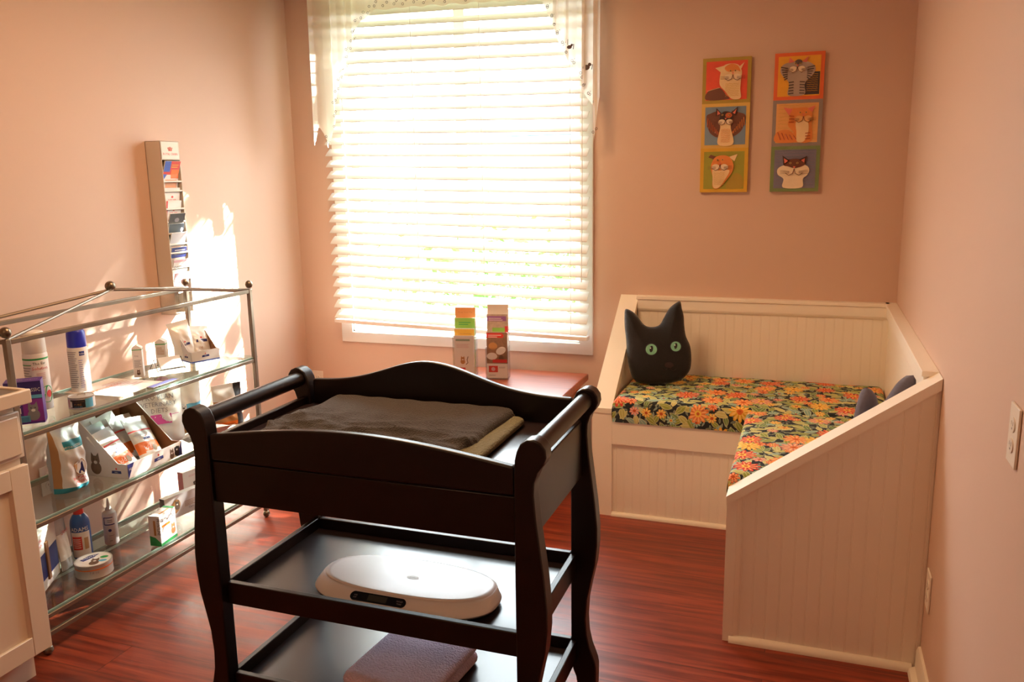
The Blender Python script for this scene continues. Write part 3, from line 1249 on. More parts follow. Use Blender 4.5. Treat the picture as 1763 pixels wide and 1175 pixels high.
# towels
def towel_dark():
    x0, x1, y0, y1 = -1.735, -1.135, -2.388, -1.955

    def h(x, y):
        u = (x - x0) / (x1 - x0)
        v = (y - y0) / (y1 - y0)
        z = .884
        rip = 0
        if v < .62:
            k = min(1, (.62 - v) / .25)
            def cr(t_):
                return (1 - abs(sin(t_))) ** 1.6
            rip = k * (.012 * cr(4 * u + 11 * v + 1.2 * sin(5 * u)) + .008 * cr(7 * u - 13 * v + .8 * sin(9 * v)) + .006 * cr(17 * v + 3 * u) - .008)
            z -= k * .006
        z += rip + .0012 * sin(40 * u + 3 * sin(8 * v))
        e = min(u, 1 - u) * (x1 - x0)
        f_ = min(v, 1 - v) * (y1 - y0)
        for q in (e, f_):
            if q < .02:
                z -= .020 * (1 - sqrt(max(0, 1 - ((.02 - q) / .02) ** 2)))
        return z

    def fn(u, v):
        vv = 1 - (1 - v)
        y = y0 + (y1 - y0) * vv
        xl = x0 + .055 * max(0, vv - .35) * 1.3 + .012 * sin(vv * 11)
        xr = x1 + .004 * sin(vv * 9) - .10 * max(0, .38 - vv) ** .8
        x = xl + (xr - xl) * u
        uu = (x - xl) / (xr - xl)
        return (x, y, h(x0 + uu * (x1 - x0), y))
    b = MB()
    b.grid(fn, 110, 90, TOWD)
    # rim hanging to the cloth below
    N = 110
    loop = [(i / N, 0) for i in range(N)] + [(1, i / 90) for i in range(90)] + [(1 - i / N, 1) for i in range(N)] + [(0, 1 - i / 90) for i in range(90)]
    L = len(loop)
    v, f = [], []
    for (u, w) in loop:
        p = fn(u, w)
        v += [p, (p[0], p[1], .8625 if u > .5 or w > .3 else .8425)]
    for i in range(L):
        j = (i + 1) % L
        f.append((2 * i, 2 * j, 2 * j + 1, 2 * i + 1))
    b.add(v, f, TOWD)
    tag(b.build('towel', smooth=80, weld=True), 'rumpled charcoal terry towel lying on top of the cart tray', 'towel')


def slab(b, x0, x1, y0, y1, z0, z1, m, r=.02, wav=.0, rot=0, c=(0, 0), layers=1):
    """soft rounded slab"""
    H = (z1 - z0) / layers
    for k in range(layers):
        za, zb = z0 + k * H, z0 + (k + 1) * H - (0 if k == layers - 1 else .0005)
        rr = min(r, (zb - za) / 2)
        cz = (za + zb) / 2
        ring = []
        outline = []
        for (cx, cy, a0) in ((x1 - r, y1 - r, 0), (x0 + r, y1 - r, 90), (x0 + r, y0 + r, 180), (x1 - r, y0 + r, 270)):
            for i in range(7):
                a = R(a0 + 90 * i / 6)
                outline.append((cx, cy, cos(a), sin(a)))
        # rows: bottom centre -> rim -> top; top as grid of shrinking rings
        rows = []
        for i in range(9):
            a = -pi / 2 + pi * i / 8
            rows.append((r - rr + rr * cos(a), cz + (zb - za) / 2 * sin(a), 1))
        for q in (.85, .65, .45, .25, .08):
            rows.append((r, zb, q))
        v, f = [], []
        mx, my = (x0 + x1) / 2, (y0 + y1) / 2
        for (rad, z, q) in rows:
            for (cx, cy, ca, sa) in outline:
                x, y = cx + ca * rad, cy + sa * rad
                x, y = mx + (x - mx) * q, my + (y - my) * q
                dz = 0
                if k == layers - 1 and z > cz:
                    dz = wav * (sin(x * 45 + 3 * sin(y * 30)) * .5 + sin(y * 38 + x * 20) * .5 + .6 * (1 - q))
                dx = c[0] + (x - c[0]) * cos(rot) - (y - c[1]) * sin(rot)
                dy = c[1] + (x - c[0]) * sin(rot) + (y - c[1]) * cos(rot)
                v.append((dx, dy, z + dz))
        n = len(outline)
        for i in range(len(rows) - 1):
            for j in range(n):
                f.append((i * n + j, i * n + (j + 1) % n, (i + 1) * n + (j + 1) % n, (i + 1) * n + j))
        f.append(tuple(range(n - 1, -1, -1)))
        f.append(tuple((len(rows) - 1) * n + j for j in range(n)))
        b.add(v, f, m)


towel_dark()
b = MB()
slab(b, -1.66, -1.095, -2.375, -1.965, .8405, .862, TOWG, .03, .001)
b.tube([(-1.112, -2.33, .8600), (-1.112, -2.01, .8600)], .0022, TOWG, 6)
b.tube([(-1.126, -2.33, .8605), (-1.126, -2.01, .8605)], .0016, TOWD, 6)
tag(b.build('towel', smooth=60), 'folded olive towel with bound edge peeking out under the charcoal towel', 'towel')
b = MB()
slab(b, -1.475, -1.215, -2.385, -2.075, .1685, .238, TOWP, .028, .0035, R(-6), (-1.345, -2.23), layers=2)
b.v = [Vector((v.x, v.y, v.z + (.004 * sin(v.x * 70 + v.y * 20) if v.z > .225 else 0))) for v in b.v]
tag(b.build('towel', smooth=60), 'folded mauve towel on the bottom shelf of the cart', 'towel')


# baby scale
def build_scale():
    t = thing('digital_scale', 'white oval digital baby scale on the middle shelf of the cart', 'scale', (-1.338, -2.2575, .4345), R(-.5))
    a, c = .260, .1255
    K = 72

    def ring(sa, sc, z, dy=0):
        out = []
        for k in range(K):
            tt = 2 * pi * k / K
            e = .80
            x = math.copysign(abs(cos(tt)) ** e, cos(tt)) * sa
            y = math.copysign(abs(sin(tt)) ** e, sin(tt)) * sc + dy
            out.append((x, y, z))
        return out
    rows = [ring(a - .03, c - .03, 0), ring(a - .012, c - .014, .003), ring(a - .002, c - .002, .010), ring(a, c, .015),
            ring(a - .003, c - .004, .021), ring(a - .009, c - .013, .031, .006), ring(a - .014, c - .022, .0395, .013), ring(a - .017, c - .026, .0405, .0155)]
    v = [p for r_ in rows for p in r_]
    f = [(i * K + k, i * K + (k + 1) % K, (i + 1) * K + (k + 1) % K, (i + 1) * K + k) for i in range(len(rows) - 1) for k in range(K)]
    f.append(tuple(range(K - 1, -1, -1)))
    f.append(tuple((len(rows) - 1) * K + k for k in range(K)))
    b = MB()
    b.add(v, f, SCALEW)
    b.build('base', t, smooth=50)
    rows = []
    for q, z in ((1, .0412), (.985, .0436), (.93, .0436), (.7, .0428), (.4, .0424), (.1, .0424)):
        rows.append(ring((a - .018) * q, (c - .0265) * q, z, .0155))
    v = [p for r_ in rows for p in r_]
    f = [(i * K + k, i * K + (k + 1) % K, (i + 1) * K + (k + 1) % K, (i + 1) * K + k) for i in range(len(rows) - 1) for k in range(K)]
    f.append(tuple((len(rows) - 1) * K + k for k in range(K)))
    p = MB()
    p.add(v, f, SCALEW)
    p.build('weighing_plate', t, smooth=60)
    lg = MB()
    M = Matrix.Translation((.012, .015, .0428))
    lg.oval(M, 0, 0, .017, .009, WINW, .0003, 24)
    lg.text(M, 'scale', 0, -.003, .006, GREYT, .0006, align='C')
    lg.build('logo', t)
    # display strip on the sloping front
    fr = frame((-.028, -c + .0225, .0325), (1, 0, 0), (0, .030, .0178))
    d = MB()
    rx, ry = .079, .0125
    pts = []
    for k in range(24):
        tt = 2 * pi * k / 24
        pts.append((math.copysign(rx - ry, cos(tt)) + ry * cos(tt), ry * sin(tt)))
    d.prism(pts, 'z', -.010, .0022, LCD, fr)
    d.rect(fr, -.028, -.0085, .026, .0085, LCDG, .0026)
    d.text(fr, 'ON', -.064, -.001, .0045, GREYT, .003, align='C')
    d.text(fr, 'OFF', -.064, -.007, .004, GREYT, .003, align='C')
    d.text(fr, 'HOLD', .062, .0005, .0045, GREYT, .003, align='C')
    d.text(fr, 'TARE', .062, -.0065, .004, GREYT, .003, align='C')
    d.build('display', t)


build_scale()


# ------------------------------------------------------------------ glass rack
SHIFT = Vector((.066, -.062, .018))        # the rack stands clear of the wall-mounted brochure rack
RX0, RX1, RY0, RY1, RZ = -3.077 + SHIFT.x, -2.736 + SHIFT.x, -2.188 + SHIFT.y, -1.008 + SHIFT.y, 1.055
SH = (.735 + SHIFT.z, .437 + SHIFT.z, .124 + SHIFT.z)


def build_rack():
    t = thing('glass_rack', 'nickel framed rack with glass shelves and ball finials against the left wall', 'shelf rack')
    for x in (RX0, RX1):
        for y in (RY0, RY1):
            p = MB()
            p.box(x - .009, x + .009, y - .009, y + .009, .030, RZ, NICK)
            p.build('post', t, bevel=.002)
            MB().ball((x, y, RZ + .020), .0175, BRASSY).build('finial', t)
            MB().ball((x, y, .0165), .0165, BRASSY).build('foot', t)
    for z in (RZ - .010, .066):
        for x in (RX0, RX1):
            MB().box(x - .007, x + .007, RY0 + .01, RY1 - .01, z - .008, z + .008, NICK).build('rail', t, bevel=.002)
        for y in (RY0, RY1):
            MB().box(RX0 + .01, RX1 - .01, y - .006, y + .006, z - .007, z + .007, NICK).build('rail', t, bevel=.002)
    for z in SH:
        g = MB()
        g.box(RX0 + .006, RX1 - .006, RY0 - .02, RY1 + .02, z - .007, z, GLASS)
        gs = g.build('glass_shelf', t, smooth=0)
        e = MB()
        e.box(RX1 - .0058, RX1 + .0012, RY0 - .02, RY1 + .02, z - .007, z, GEDGE)
        e.box(RX0 - .0012, RX0 + .0058, RY0 - .02, RY1 + .02, z - .007, z, GEDGE)
        e.build('polished_edge', gs)
        for x in (RX0, RX1):
            MB().box(x - .006, x + .006, RY0 + .01, RY1 - .01, z - .0225, z - .0075, NICK).build('shelf_rail', t, bevel=.002)
        for y in (RY0, RY1):
            MB().box(RX0 + .01, RX1 - .01, y - .005, y + .005, z - .020, z - .0075, NICK).build('shelf_rail', t, bevel=.002)
    ax, ay, az = -2.906 + SHIFT.x, -1.600 + SHIFT.y, 1.124
    for x, y in ((RX0, RY0), (RX1, RY0), (RX0, RY1), (RX1, RY1)):
        MB().tube([(x, y, RZ - .004), (ax, ay, az)], .0055, NICK, 8).build('crown_rod', t)
    MB().ball((ax, ay, az + .014), .019, BRASSY).build('finial', t)


build_rack()


# ------------------------------------------------------------------ products
_before = set(o.name for o in COL.objects)
def logo_hp(b, M, x, y, w):
    """blue oval-ended strip with a small rosette above"""
    h = w * .28
    b.poly(M, [(x - w / 2, y), (x + w / 2, y + h * .15), (x + w * .48, y + h), (x - w * .46, y + h * .9)], NAVY, .0009)
    b.oval(M, x, y + h * 1.55, w * .09, w * .09, RED, .0009, 8)
    b.text(M, "Hill's", x, y + h * .25, h * .45, PAPER, .0013, align='C')


def pouch(name, w, h, t, colfn, lab, cat, loc, rz, deco=None, tilt=0, seal=.12, group=None, side=FOIL, lean=0, roll=0):
    """stand-up pouch: flat seal at the top, bulging belly, folded base"""
    b = MB()
    M = Matrix.Rotation(R(tilt), 4, 'X') @ Matrix.Rotation(R(roll), 4, 'Y')
    NU, NV = 22, 26

    def thick(u, v):
        a = 1 - (2 * u - 1) ** 4
        s = min(1, max(0, (1 - seal - v) / .45))
        k = sin(pi / 2 * min(1, s)) ** .8 if s > 0 else 0
        wr = 1 + .10 * sin(17 * u + 9 * v + w * 300) * (1 - abs(2 * u - 1)) + .06 * sin(31 * v + 13 * u)
        base = min(1, v / .04 + .75)
        return (t / 2) * a * k * wr * base + .0009

    def width(v):
        return w / 2 * (1 - .05 * sin(pi * v) * (1 if v > .1 else v * 10))

    def front(u, v):
        return ((2 * u - 1) * width(v), -thick(u, v), h * v)

    def backf(u, v):
        return ((2 * u - 1) * width(v), thick(u, v), h * v)
    b.grid(front, NU, NV, colfn if colfn else side, M)
    b.grid(backf, NU, NV, side, M)
    lo = [front(i / NU, 0) for i in range(NU + 1)] + [backf(1 - i / NU, 0) for i in range(NU + 1)]
    b.add(lo, [tuple(range(len(lo)))], side, M)
    for u in (0, 1):
        for j in range(NV):
            b.add([front(u, j / NV), front(u, (j + 1) / NV), backf(u, (j + 1) / NV), backf(u, j / NV)], [(0, 1, 2, 3)], side, M)
    tp = [front(i / NU, 1) for i in range(NU + 1)] + [backf(1 - i / NU, 1) for i in range(NU + 1)]
    b.add(tp, [tuple(range(len(tp)))], side, M)
    if deco:
        d0 = len(b.v)
        deco(b, M @ frame((-w / 2, 0, 0), (1, 0, 0), (0, 0, 1)))
        Mi = M.inverted()
        for i in range(d0, len(b.v)):              # drape the print onto the bulging front
            p = Mi @ b.v[i]
            u = min(1, max(0, p.x / w + .5))
            v = min(1, max(0, p.z / h))
            off = -p.y
            p.y = -thick(u, v) - off - .0008
            b.v[i] = M @ p
    o = b.build(name, None, loc, R(rz), smooth=60, weld=False)
    return tag(o, lab, cat, group)


def boxmesh(b, w, d, h, m, M=None):
    b.box(-w / 2, w / 2, -d / 2, d / 2, 0, h, m, M)


def FRf(w, d):      # front face plane (towards local -y)
    return frame((-w / 2, -d / 2, 0), (1, 0, 0), (0, 0, 1))


def SDf(w, d, left=True):
    if left:
        return frame((-w / 2, d / 2, 0), (0, -1, 0), (0, 0, 1))
    return frame((w / 2, -d / 2, 0), (0, 1, 0), (0, 0, 1))


def TPf(w, d, h):
    return frame((-w / 2, -d / 2, h), (1, 0, 0), (0, 1, 0))


def face_pet(b, M, x, y, s, m1=FURB, m2=PAPER, off=.0008, ears='cat'):
    """small printed animal head"""
    b.oval(M, x, y - s * .9, s * .75, s * .8, m1, off)
    b.oval(M, x, y, s * .62, s * .55, m1, off + .0002)
    if ears == 'cat':
        for sx in (-1, 1):
            b.poly(M, [(x + sx * s * .6, y + s * .1), (x + sx * s * .5, y + s * .95), (x + sx * s * .1, y + s * .45)], m1, off + .0002)
    else:
        for sx in (-1, 1):
            b.oval(M, x + sx * s * .6, y, s * .2, s * .45, BLACK, off + .0003)
    b.oval(M, x, y - s * .25, s * .25, s * .2, m2, off + .0004)
    for sx in (-1, 1):
        b.oval(M, x + sx * s * .25, y + s * .1, s * .08, s * .08, BLACK, off + .0005, 8)


CAMR = -20     # items mostly face the viewer: local -y turned towards +x


def spray_can(loc, rz, r, h, cap, body, deco, lab):
    t = thing('spray_can', lab, 'spray can', loc, R(rz))
    hc = h * .27
    b = MB()
    b.lathe([(r * .93, 0), (r, .004), (r, h - hc - .006), (r * .94, h - hc)], body)
    deco(b, r, h - hc)
    b.build('can_body', t, smooth=40)
    MB().lathe([(r * .95, h - hc), (r * .97, h - hc + .002), (r * .93, h - .012), (r * .86, h - .003), (r * .78, h)], cap).build('cap', t, smooth=40)


def wrap(b, r, a0, a1, z0, z1, m, off=.0005, n=10):
    v, f = [], []
    for i in range(n + 1):
        a = R(a0 + (a1 - a0) * i / n)
        v += [((r + off) * sin(a), -(r + off) * cos(a), z0), ((r + off) * sin(a), -(r + off) * cos(a), z1)]
    f = [(2 * i, 2 * i + 2, 2 * i + 3, 2 * i + 1) for i in range(n)]
    b.add(v, f, m)


def wtext(b, r, txt, a, z, h, m, width=None, off=.001, align='C'):
    """text wrapped round a cylinder; a = centre angle in degrees"""
    d0 = len(b.v)
    b.text(Matrix.Identity(4), txt, 0, z, h, m, 0, width, align)
    for i in range(d0, len(b.v)):
        p = b.v[i]
        t_ = p.x / r + R(a)
        b.v[i] = Vector(((r + off) * sin(t_), -(r + off) * cos(t_), p.y))


def dec_white(b, r, hb):
    wrap(b, r, -180, 180, hb - .022, hb - .016, GREEN, n=30)
    wrap(b, r, -70, -10, hb - .040, hb - .037, GREEN)
    for k in range(9):
        wrap(b, r, -66, -14 - 6 * (k % 3), hb - .050 - k * .009, hb - .0475 - k * .009, GREYT)
    wtext(b, r, 'The Ear', 28, hb - .038, .009, BLACK)
    wtext(b, r, 'Solution', 30, hb - .056, .011, RED)
    for k in range(4):
        wrap(b, r, 10, 52, hb - .070 - k * .006, hb - .068 - k * .006, ROSE)
    d0 = len(b.v)
    b.oval(Matrix.Identity(4), 0, .055, .024, .030, GREEN, 0)
    b.oval(Matrix.Identity(4), .006, .055, .010, .013, RED, .0004)
    for i in range(d0, len(b.v)):
        p = b.v[i]
        t_ = p.x / r + R(52)
        b.v[i] = Vector(((r + .0008 + p.z) * sin(t_), -(r + .0008 + p.z) * cos(t_), p.y))


def dec_blue(b, r, hb):
    for k in range(18):
        wrap(b, r, -62, 2 - 5 * (k % 3), hb - .018 - k * .0078, hb - .0155 - k * .0078, GREYT)
        if k > 3:
            wrap(b, r, 10, 34 - 5 * (k % 2), hb - .018 - k * .0078, hb - .0155 - k * .0078, mat('label_periwinkle', '#8c90c0', .5))
    wrap(b, r, 18, 50, hb - .030, hb - .014, NAVY)
    wtext(b, r, 'Virbac', 34, hb - .026, .007, PAPER)


spray_can((-2.930, -1.935, .7352), 38, .0385, .272, WINW, CARD, dec_white, 'tall white spray can with green band and green disc behind the purple box')
spray_can((-2.994, -1.701, .7352), 36, .0345, .232, BLUE, CARD, dec_blue, 'white aerosol can with bright blue cap on the top glass shelf')


def food_tin(loc, rz, r, h, lab, side, top_m, deco, cat='tin'):
    t = thing('food_tin', lab, cat, loc, R(rz))
    b = MB()
    b.lathe([(r * .95, 0), (r, .002), (r * .985, .004), (r * .985, h - .005), (r * .99, h - .004)], [TIN, TIN, side, TIN])
    deco(b, r * .985, h)
    b.build('tin_body', t, smooth=40)
    l = MB()
    l.lathe([(r * 1.0, h - .003), (r, h), (r * .93, h), (r * .92, h - .0015), (r * .02, h - .0012)], [TIN, TIN, TIN, top_m])
    if top_m is TIN:
        l.tube([(-.012, .005, h), (-.014, .014, h + .001), (0, .020, h + .001), (.014, .014, h + .001), (.012, .005, h)], .0014, TIN, 6)
    l.build('lid', t, smooth=40)
    return t


def tin1(b, r, h):
    wrap(b, r, -180, 180, .005, h - .005, CARD, n=40)
    wrap(b, r, -48, 20, .007, h - .007, BLACK, .0009)
    wrap(b, r, 20, 60, .005, h - .005, SKY, .0008)
    wrap(b, r, -70, -52, .007, h - .007, ROSE, .0009)
    wrap(b, r, -48, -38, .009, .030, PAPER, .0012)
    wtext(b, r, 'VETERINARY', -10, .026, .006, FURB, off=.0014)
    wtext(b, r, 'PURE', -12, .015, .007, TAN, off=.0014)
    wtext(b, r, 'canned diet', -12, .009, .004, SKY, off=.0014)


food_tin((-2.804, -1.880, .7352), 42, .0425, .042, 'small pet food tin with blue and black label in front of the blue-capped can', CARD, TIN, tin1)


def tin2(b, r, h):
    wtext(b, r, '7.8 oz', 12, .020, .009, GREYT, off=.001)
    wrap(b, r, -180, 180, h - .018, h - .014, ORNG, n=40)


tt = food_tin((-2.812, -1.905, .1242), 35, .063, .050, 'round shallow tin with a printed lid on the lowest glass shelf', TIN, CARD, tin2)
pl = MB()
Mt = Matrix.Translation((0, 0, .0500))
pl.oval(Mt, 0, 0, .060, .060, CARD, .0)
pl.poly(Mt, [(-.045, .0), (-.02, .035), (.012, .045), (.0, .018), (-.03, -.012)], NAVY, .0006)
pl.text(Mt, 'DENTAL', -.034, .0, .010, PAPER, .001, rot=R(38))
face_pet(pl, Mt, .008, -.012, .022, off=.0006)
pl.oval(Mt, .034, .012, .014, .010, GREEN, .0005)
pl.oval(Mt, .034, -.018, .014, .009, SKY, .0005)
pl.build('lid_print', tt, smooth=0)


def carton(name, w, d, h, loc, rz, lab, base, deco, cat='box'):
    b = MB()
    boxmesh(b, w, d, h, base)
    deco(b, w, d, h)
    return tag(b.build(name, None, loc, R(rz), smooth=0), lab, cat)


def d_purple(b, w, d, h):
    F = FRf(w, d)
    b.rect(F, 0, 0, w, h, PURP)
    b.rect(F, 0, h * .60, w, h * .68, SKY, .0009)
    b.rect(F, 0, h * .62, w, h, mat('label_deep_violet', '#2e1a6e', .45), .0008)
    b.text(F, 'WAY CLASSIC', w * .97, h * .76, h * .085, PAPER, .0012, align='R', width=w * .86)
    b.rect(F, 0, h * .60, w, h * .655, SKY, .0010)
    b.rect(F, w * .45, h * .05, w, h * .58, MAG, .0009)
    face_pet(b, F, w * .72, h * .36, h * .17, GREYT, PAPER, .0012)
    for i in range(2):
        for j in range(2):
            x, y = w * (.10 + .17 * i), h * (.26 + .17 * j)
            b.rect(F, x, y, x + w * .12, y + h * .13, PAPER, .0012)
            b.rect(F, x + w * .02, y + h * .02, x + w * .09, y + h * .08, FURB, .0016)
    b.rect(F, w * .04, h * .05, w * .62, h * .20, SKY, .0012)
    b.lines(F, w * .2, w * .58, h * .07, h * .18, 4, NAVY, .0016)
    T_ = TPf(w, d, h)
    b.rect(T_, 0, 0, w, d, PURP)
    b.text(T_, 'DENTAL CHEWS', w * .5, d * .45, .008, ROSE, .001, align='C', width=w * .8)
    b.rect(SDf(w, d), 0, 0, d, h, MAG)


carton('treat_box', .105, .06, .140, (-2.828, -2.075, .7352), 42, 'purple pet treat box with kitten photo beside the counter corner', PURP, d_purple)


def d_small(b, w, d, h):
    for F in (FRf(w, d), SDf(w, d, False)):
        b.rect(F, 0, h * .93, w if F is not None else d, h * .955, GREEN, .0006)
    F = FRf(w, d)
    b.text(F, 'Oti', w * .2, h * .70, .008, GREYT, .001)
    b.lines(F, w * .15, w * .85, h * .35, h * .62, 6, GREYT)
    face_pet(b, F, w * .5, h * .2, .009, FURB, PAPER)
    # gable top
    b.prism([(-w / 2, h), (w / 2, h), (0, h + w * .35)], 'y', -d / 2, d / 2, CARD)


carton('medicine_carton', .036, .036, .118, (-2.955, -1.452, .7352), 35, 'slim white medicine carton between the flyer and the card rack', CARD, d_small)


def d_small2(b, w, d, h):
    F = FRf(w, d)
    for G, ww in ((F, w), (SDf(w, d, False), d), (SDf(w, d, True), d)):
        b.rect(G, 0, h * .88, ww, h * .92, GREEN, .0006)
    b.lines(F, w * .15, w * .85, h * .45, h * .8, 6, TAN)
    b.oval(F, w * .6, h * .2, .007, .009, GREEN)
    b.oval(F, w * .6, h * .2, .005, .006, CARD, .001)
    b.prism([(-w / 2, h), (w / 2, h), (0, h + w * .3)], 'y', -d / 2, d / 2, CARD)


carton('medicine_carton', .042, .042, .098, (-3.035, -1.235, .7352), 30, 'short white medicine carton behind the card rack', CARD, d_small2)


# flyers
def sheet(pts, z, lab, deco, name='flyer'):
    b = MB()
    b.prism(pts, 'z', z, z + .0015, PAPER)
    o = Vector((pts[0][0], pts[0][1], z + .0015))
    u = Vector((pts[1][0] - pts[0][0], pts[1][1] - pts[0][1], 0))
    v = Vector((pts[3][0] - pts[0][0], pts[3][1] - pts[0][1], 0))
    deco(b, frame(o, u, v), u.length, v.length)
    return tag(b.build(name, smooth=0), lab, 'flyer')


def d_fly(b, F, w, h):
    b.text(F, 'WELLNESS', w * .1, h * .55, .022, ORNG, .0008)
    b.text(F, 'PLAN', w * .1, h * .3, .018, PINK, .0008)
    b.lines(F, w * .5, w * .9, h * .3, h * .8, 7, ROSE)


sheet([(-2.775, -1.735), (-2.790, -1.500), (-3.045, -1.515), (-3.03, -1.750)], .7352, 'white flyer lying flat with faint orange and pink print on the top shelf', d_fly)
sheet([(-2.752, -1.600), (-2.760, -1.455), (-2.790, -1.457), (-2.782, -1.602)], .7370, 'blue-edged leaflet at the shelf front under the flyer edge', lambda b, F, w, h: b.rect(F, 0, 0, w, h, mat('label_soft_blue', '#7d86c8', .5)))


def card_rack():
    t = thing('card_holder', 'black wire card holder with leaning white cards', 'card holder', (-2.930, -1.320, .7352), R(62))
    WR = mat('black_wire', '#3a3634', .4, metal=.5)
    b = MB()
    for x in (-.055, .055):
        b.tube([(x, .055, .002), (x, 0, .048), (x, -.035, .002)], .0016, WR, 6)
    b.tube([(-.055, -.035, .002), (-.055, -.045, .010), (.055, -.045, .010), (.055, -.035, .002)], .0016, WR, 6)
    b.tube([(-.055, .055, .002), (.055, .055, .002)], .0016, WR, 6)
    b.tube([(-.055, 0, .048), (.055, 0, .048)], .0016, WR, 6)
    b.build('wire_frame', t)
    c = MB()
    M = frame((-.045, -.040, .006), (1, 0, 0), (0, .042, .052))
    c.box(0, .09, 0, .055, 0, .010, PAPER, M)
    o = tag(c.build('business_card', None, (-2.930, -1.320, .7372), R(62)), 'stack of blank white cards resting in the black wire holder', 'cards')


card_rack()


# display trays
def display_tray(w, d, hf, hb, loc, rz, lab, deco, inner=KRAFT):
    """open carton: low front, sides rising to a tall back. local front = -y"""
    t = thing('display_box', lab, 'display box', loc, R(rz))
    e = .0025
    b = MB()
    b.box(-w / 2, w / 2, -d / 2, d / 2, 0, e, CARD)
    b.box(-w / 2, w / 2, -d / 2, -d / 2 + e, 0, hf, CARD)
    for sx in (-1, 1):
        a, c = sorted((sx * w / 2, sx * (w / 2 - e)))
        b.prism([(-d / 2, 0), (d / 2, 0), (d / 2, hb), (d / 2 - d * .30, hb), (-d / 2 + d * .15, hf), (-d / 2, hf)], 'x', a, c, CARD)
        a, c = sorted((sx * (w / 2 - e), sx * (w / 2 - e - .001)))
        b.prism([(-d / 2 + e, e), (d / 2 - e, e), (d / 2 - e, hb - .002), (d / 2 - d * .30, hb - .002), (-d / 2 + d * .15, hf - .002), (-d / 2 + e, hf - .002)], 'x', a, c, inner)
    b.box(-w / 2, w / 2, d / 2 - e, d / 2, 0, hb, CARD)
    b.box(-w / 2 + e, w / 2 - e, d / 2 - e - .001, d / 2 - e, e, hb - .002, inner)
    deco(b, w, d, hf, hb)
    b.build('printed_tray', t, smooth=0)
    return t


def d_big(b, w, d, hf, hb):
    F = FRf(w, d)
    b.poly(F, [(0, 0), (.034, hf), (0, hf)], NAVY)
    b.poly(F, [(w, 0), (w - .03, 0.002), (w, hf)], NAVY)
    b.text(F, 'Hill', .006, hf * .55, .010, PAPER, .0012)
    logo_hp(b, F, w * .55, hf * .35, .05)
    b.text(F, 'METABOLIC', w * .24, hf * .45, .007, mat('label_lavender', '#a9a6c6', .5), .001)
    face_pet(b, F, w * .80, hf * .5, .016, FURB)
    face_pet(b, F, w * .90, hf * .62, .018, BLACK, PAPER, ears='dog')
    S = SDf(w, d, True)
    b.poly(S, [(0, hb), (0, hb - .05), (.022, hb)], NAVY)
    face_pet(b, S, d * .50, hb * .30, .032, FURB)
    face_pet(b, S, d * .22, hb * .48, .036, BLACK, PAPER, ears='dog')
    logo_hp(b, S, d * .82, hf * .3, .044)
    b.rect(frame((-w / 2, d / 2 - .004, hb), (1, 0, 0), (0, -1, 0)), 0, 0, w, .001, NAVY)
    b.box(-w / 2, w / 2, d / 2 - .001, d / 2 + .0015, hb - .018, hb + .001, NAVY)


display_tray(.290, .285, .056, .205, (-2.888, -1.635, .4372), 92, 'white open display box of orange-banded treat pouches on the middle shelf', d_big)


def kd_cols(u, v):
    if .60 < v < .635 and u < .96:
        return RED
    if .08 < v < .36:
        e = .20 + .12 * u
        if v > e - .13:
            return ORNG
    return FOIL


def kd_deco(b, F):
    b.text(F, 'k/d', .030, .026, .018, PAPER, .0012)
    b.rect(F, .012, .052, .06, .056, ORNG, .001)
    logo_hp(b, F, .060, .070, .034)
    b.text(F, 'METABOLIC', .012, .090, .006, mat('label_lavender', '#a9a6c6', .5), .001)
    b.oval(F, .075, .030, .011, .014, mat('label_kibble', '#a5947a', .6), .0009)


for i, (dx, dy, dz, tl, rl, lab) in enumerate((
        (-.075, -.074, .016, -38, -6, 'white pouch with red seal leaning in the near front corner of the display box'),
        (-.070, -.012, .030, -34, -3, 'silvery clear-topped pouch second from the front on the near side of the display box'),
        (-.066, .050, .040, -28, 2, 'plain white pouch standing at the back on the near side of the display box'),
        (.062, -.064, .018, -36, 8, 'white pouch with big orange band at the far front of the display box'),
        (.058, -.006, .022, -34, 4, 'pouch with brown corner behind the front far pouch in the display box'),
        (.045, .046, .030, -27, -8, 'red-banded pouch at the back on the far side of the display box'))):
    a = R(92)
    x = -2.880 + dx * cos(a) - dy * sin(a)
    y = -1.635 + dx * sin(a) + dy * cos(a)
    pouch('treat_pouch', .118, .178, .030, kd_cols if i in (0, 3, 4) else (lambda u, v: RED if .66 < v < .70 else (FOILG if i == 1 else FOIL)),
          lab, 'pouch', (x, y, .4372 + dz * .45 + .006), 92, kd_deco if i in (0, 3) else None, tilt=tl, roll=rl, side=FOILG if i in (1,) else FOIL,
          group='treat pouches in the display box')


def d_disp2(b, w, d, hf, hb):
    F = FRf(w, d)
    b.rect(F, 0, 0, w, .006, mat('label_royal', '#3f5fc0', .5))
    logo_hp(b, F, w * .5, hf * .4, .034)
    S = SDf(w, d, True)
    b.rect(S, 0, 0, d, .006, mat('label_royal', '#3f5fc0', .5))
    logo_hp(b, S, d * .72, hf * .4, .030)


display_tray(.130, .150, .048, .115, (-2.955, -1.115, .7352), 68, 'small white display box with blue base line on the far end of the top shelf', d_disp2)
pouch('treat_pouch', .092, .165, .034, lambda u, v: FOIL, 'white pouch with long clear top in the small display box nearest the wall', 'pouch', (-2.975, -1.150, .745), 60,
      lambda b, F: (logo_hp(b, F, .048, .055, .04), b.text(F, 'i/d', .03, .03, .012, NAVY, .001)), tilt=-12, roll=-8)
pouch('treat_pouch', .092, .140, .034, lambda u, v: FOIL, 'white pouch leaning forward in the small display box toward the room', 'pouch', (-2.940, -1.100, .745), 66,
      lambda b, F: (logo_hp(b, F, .048, .060, .05), b.text(F, 'i/d', .03, .03, .012, TAN, .001)), tilt=-24, roll=6)


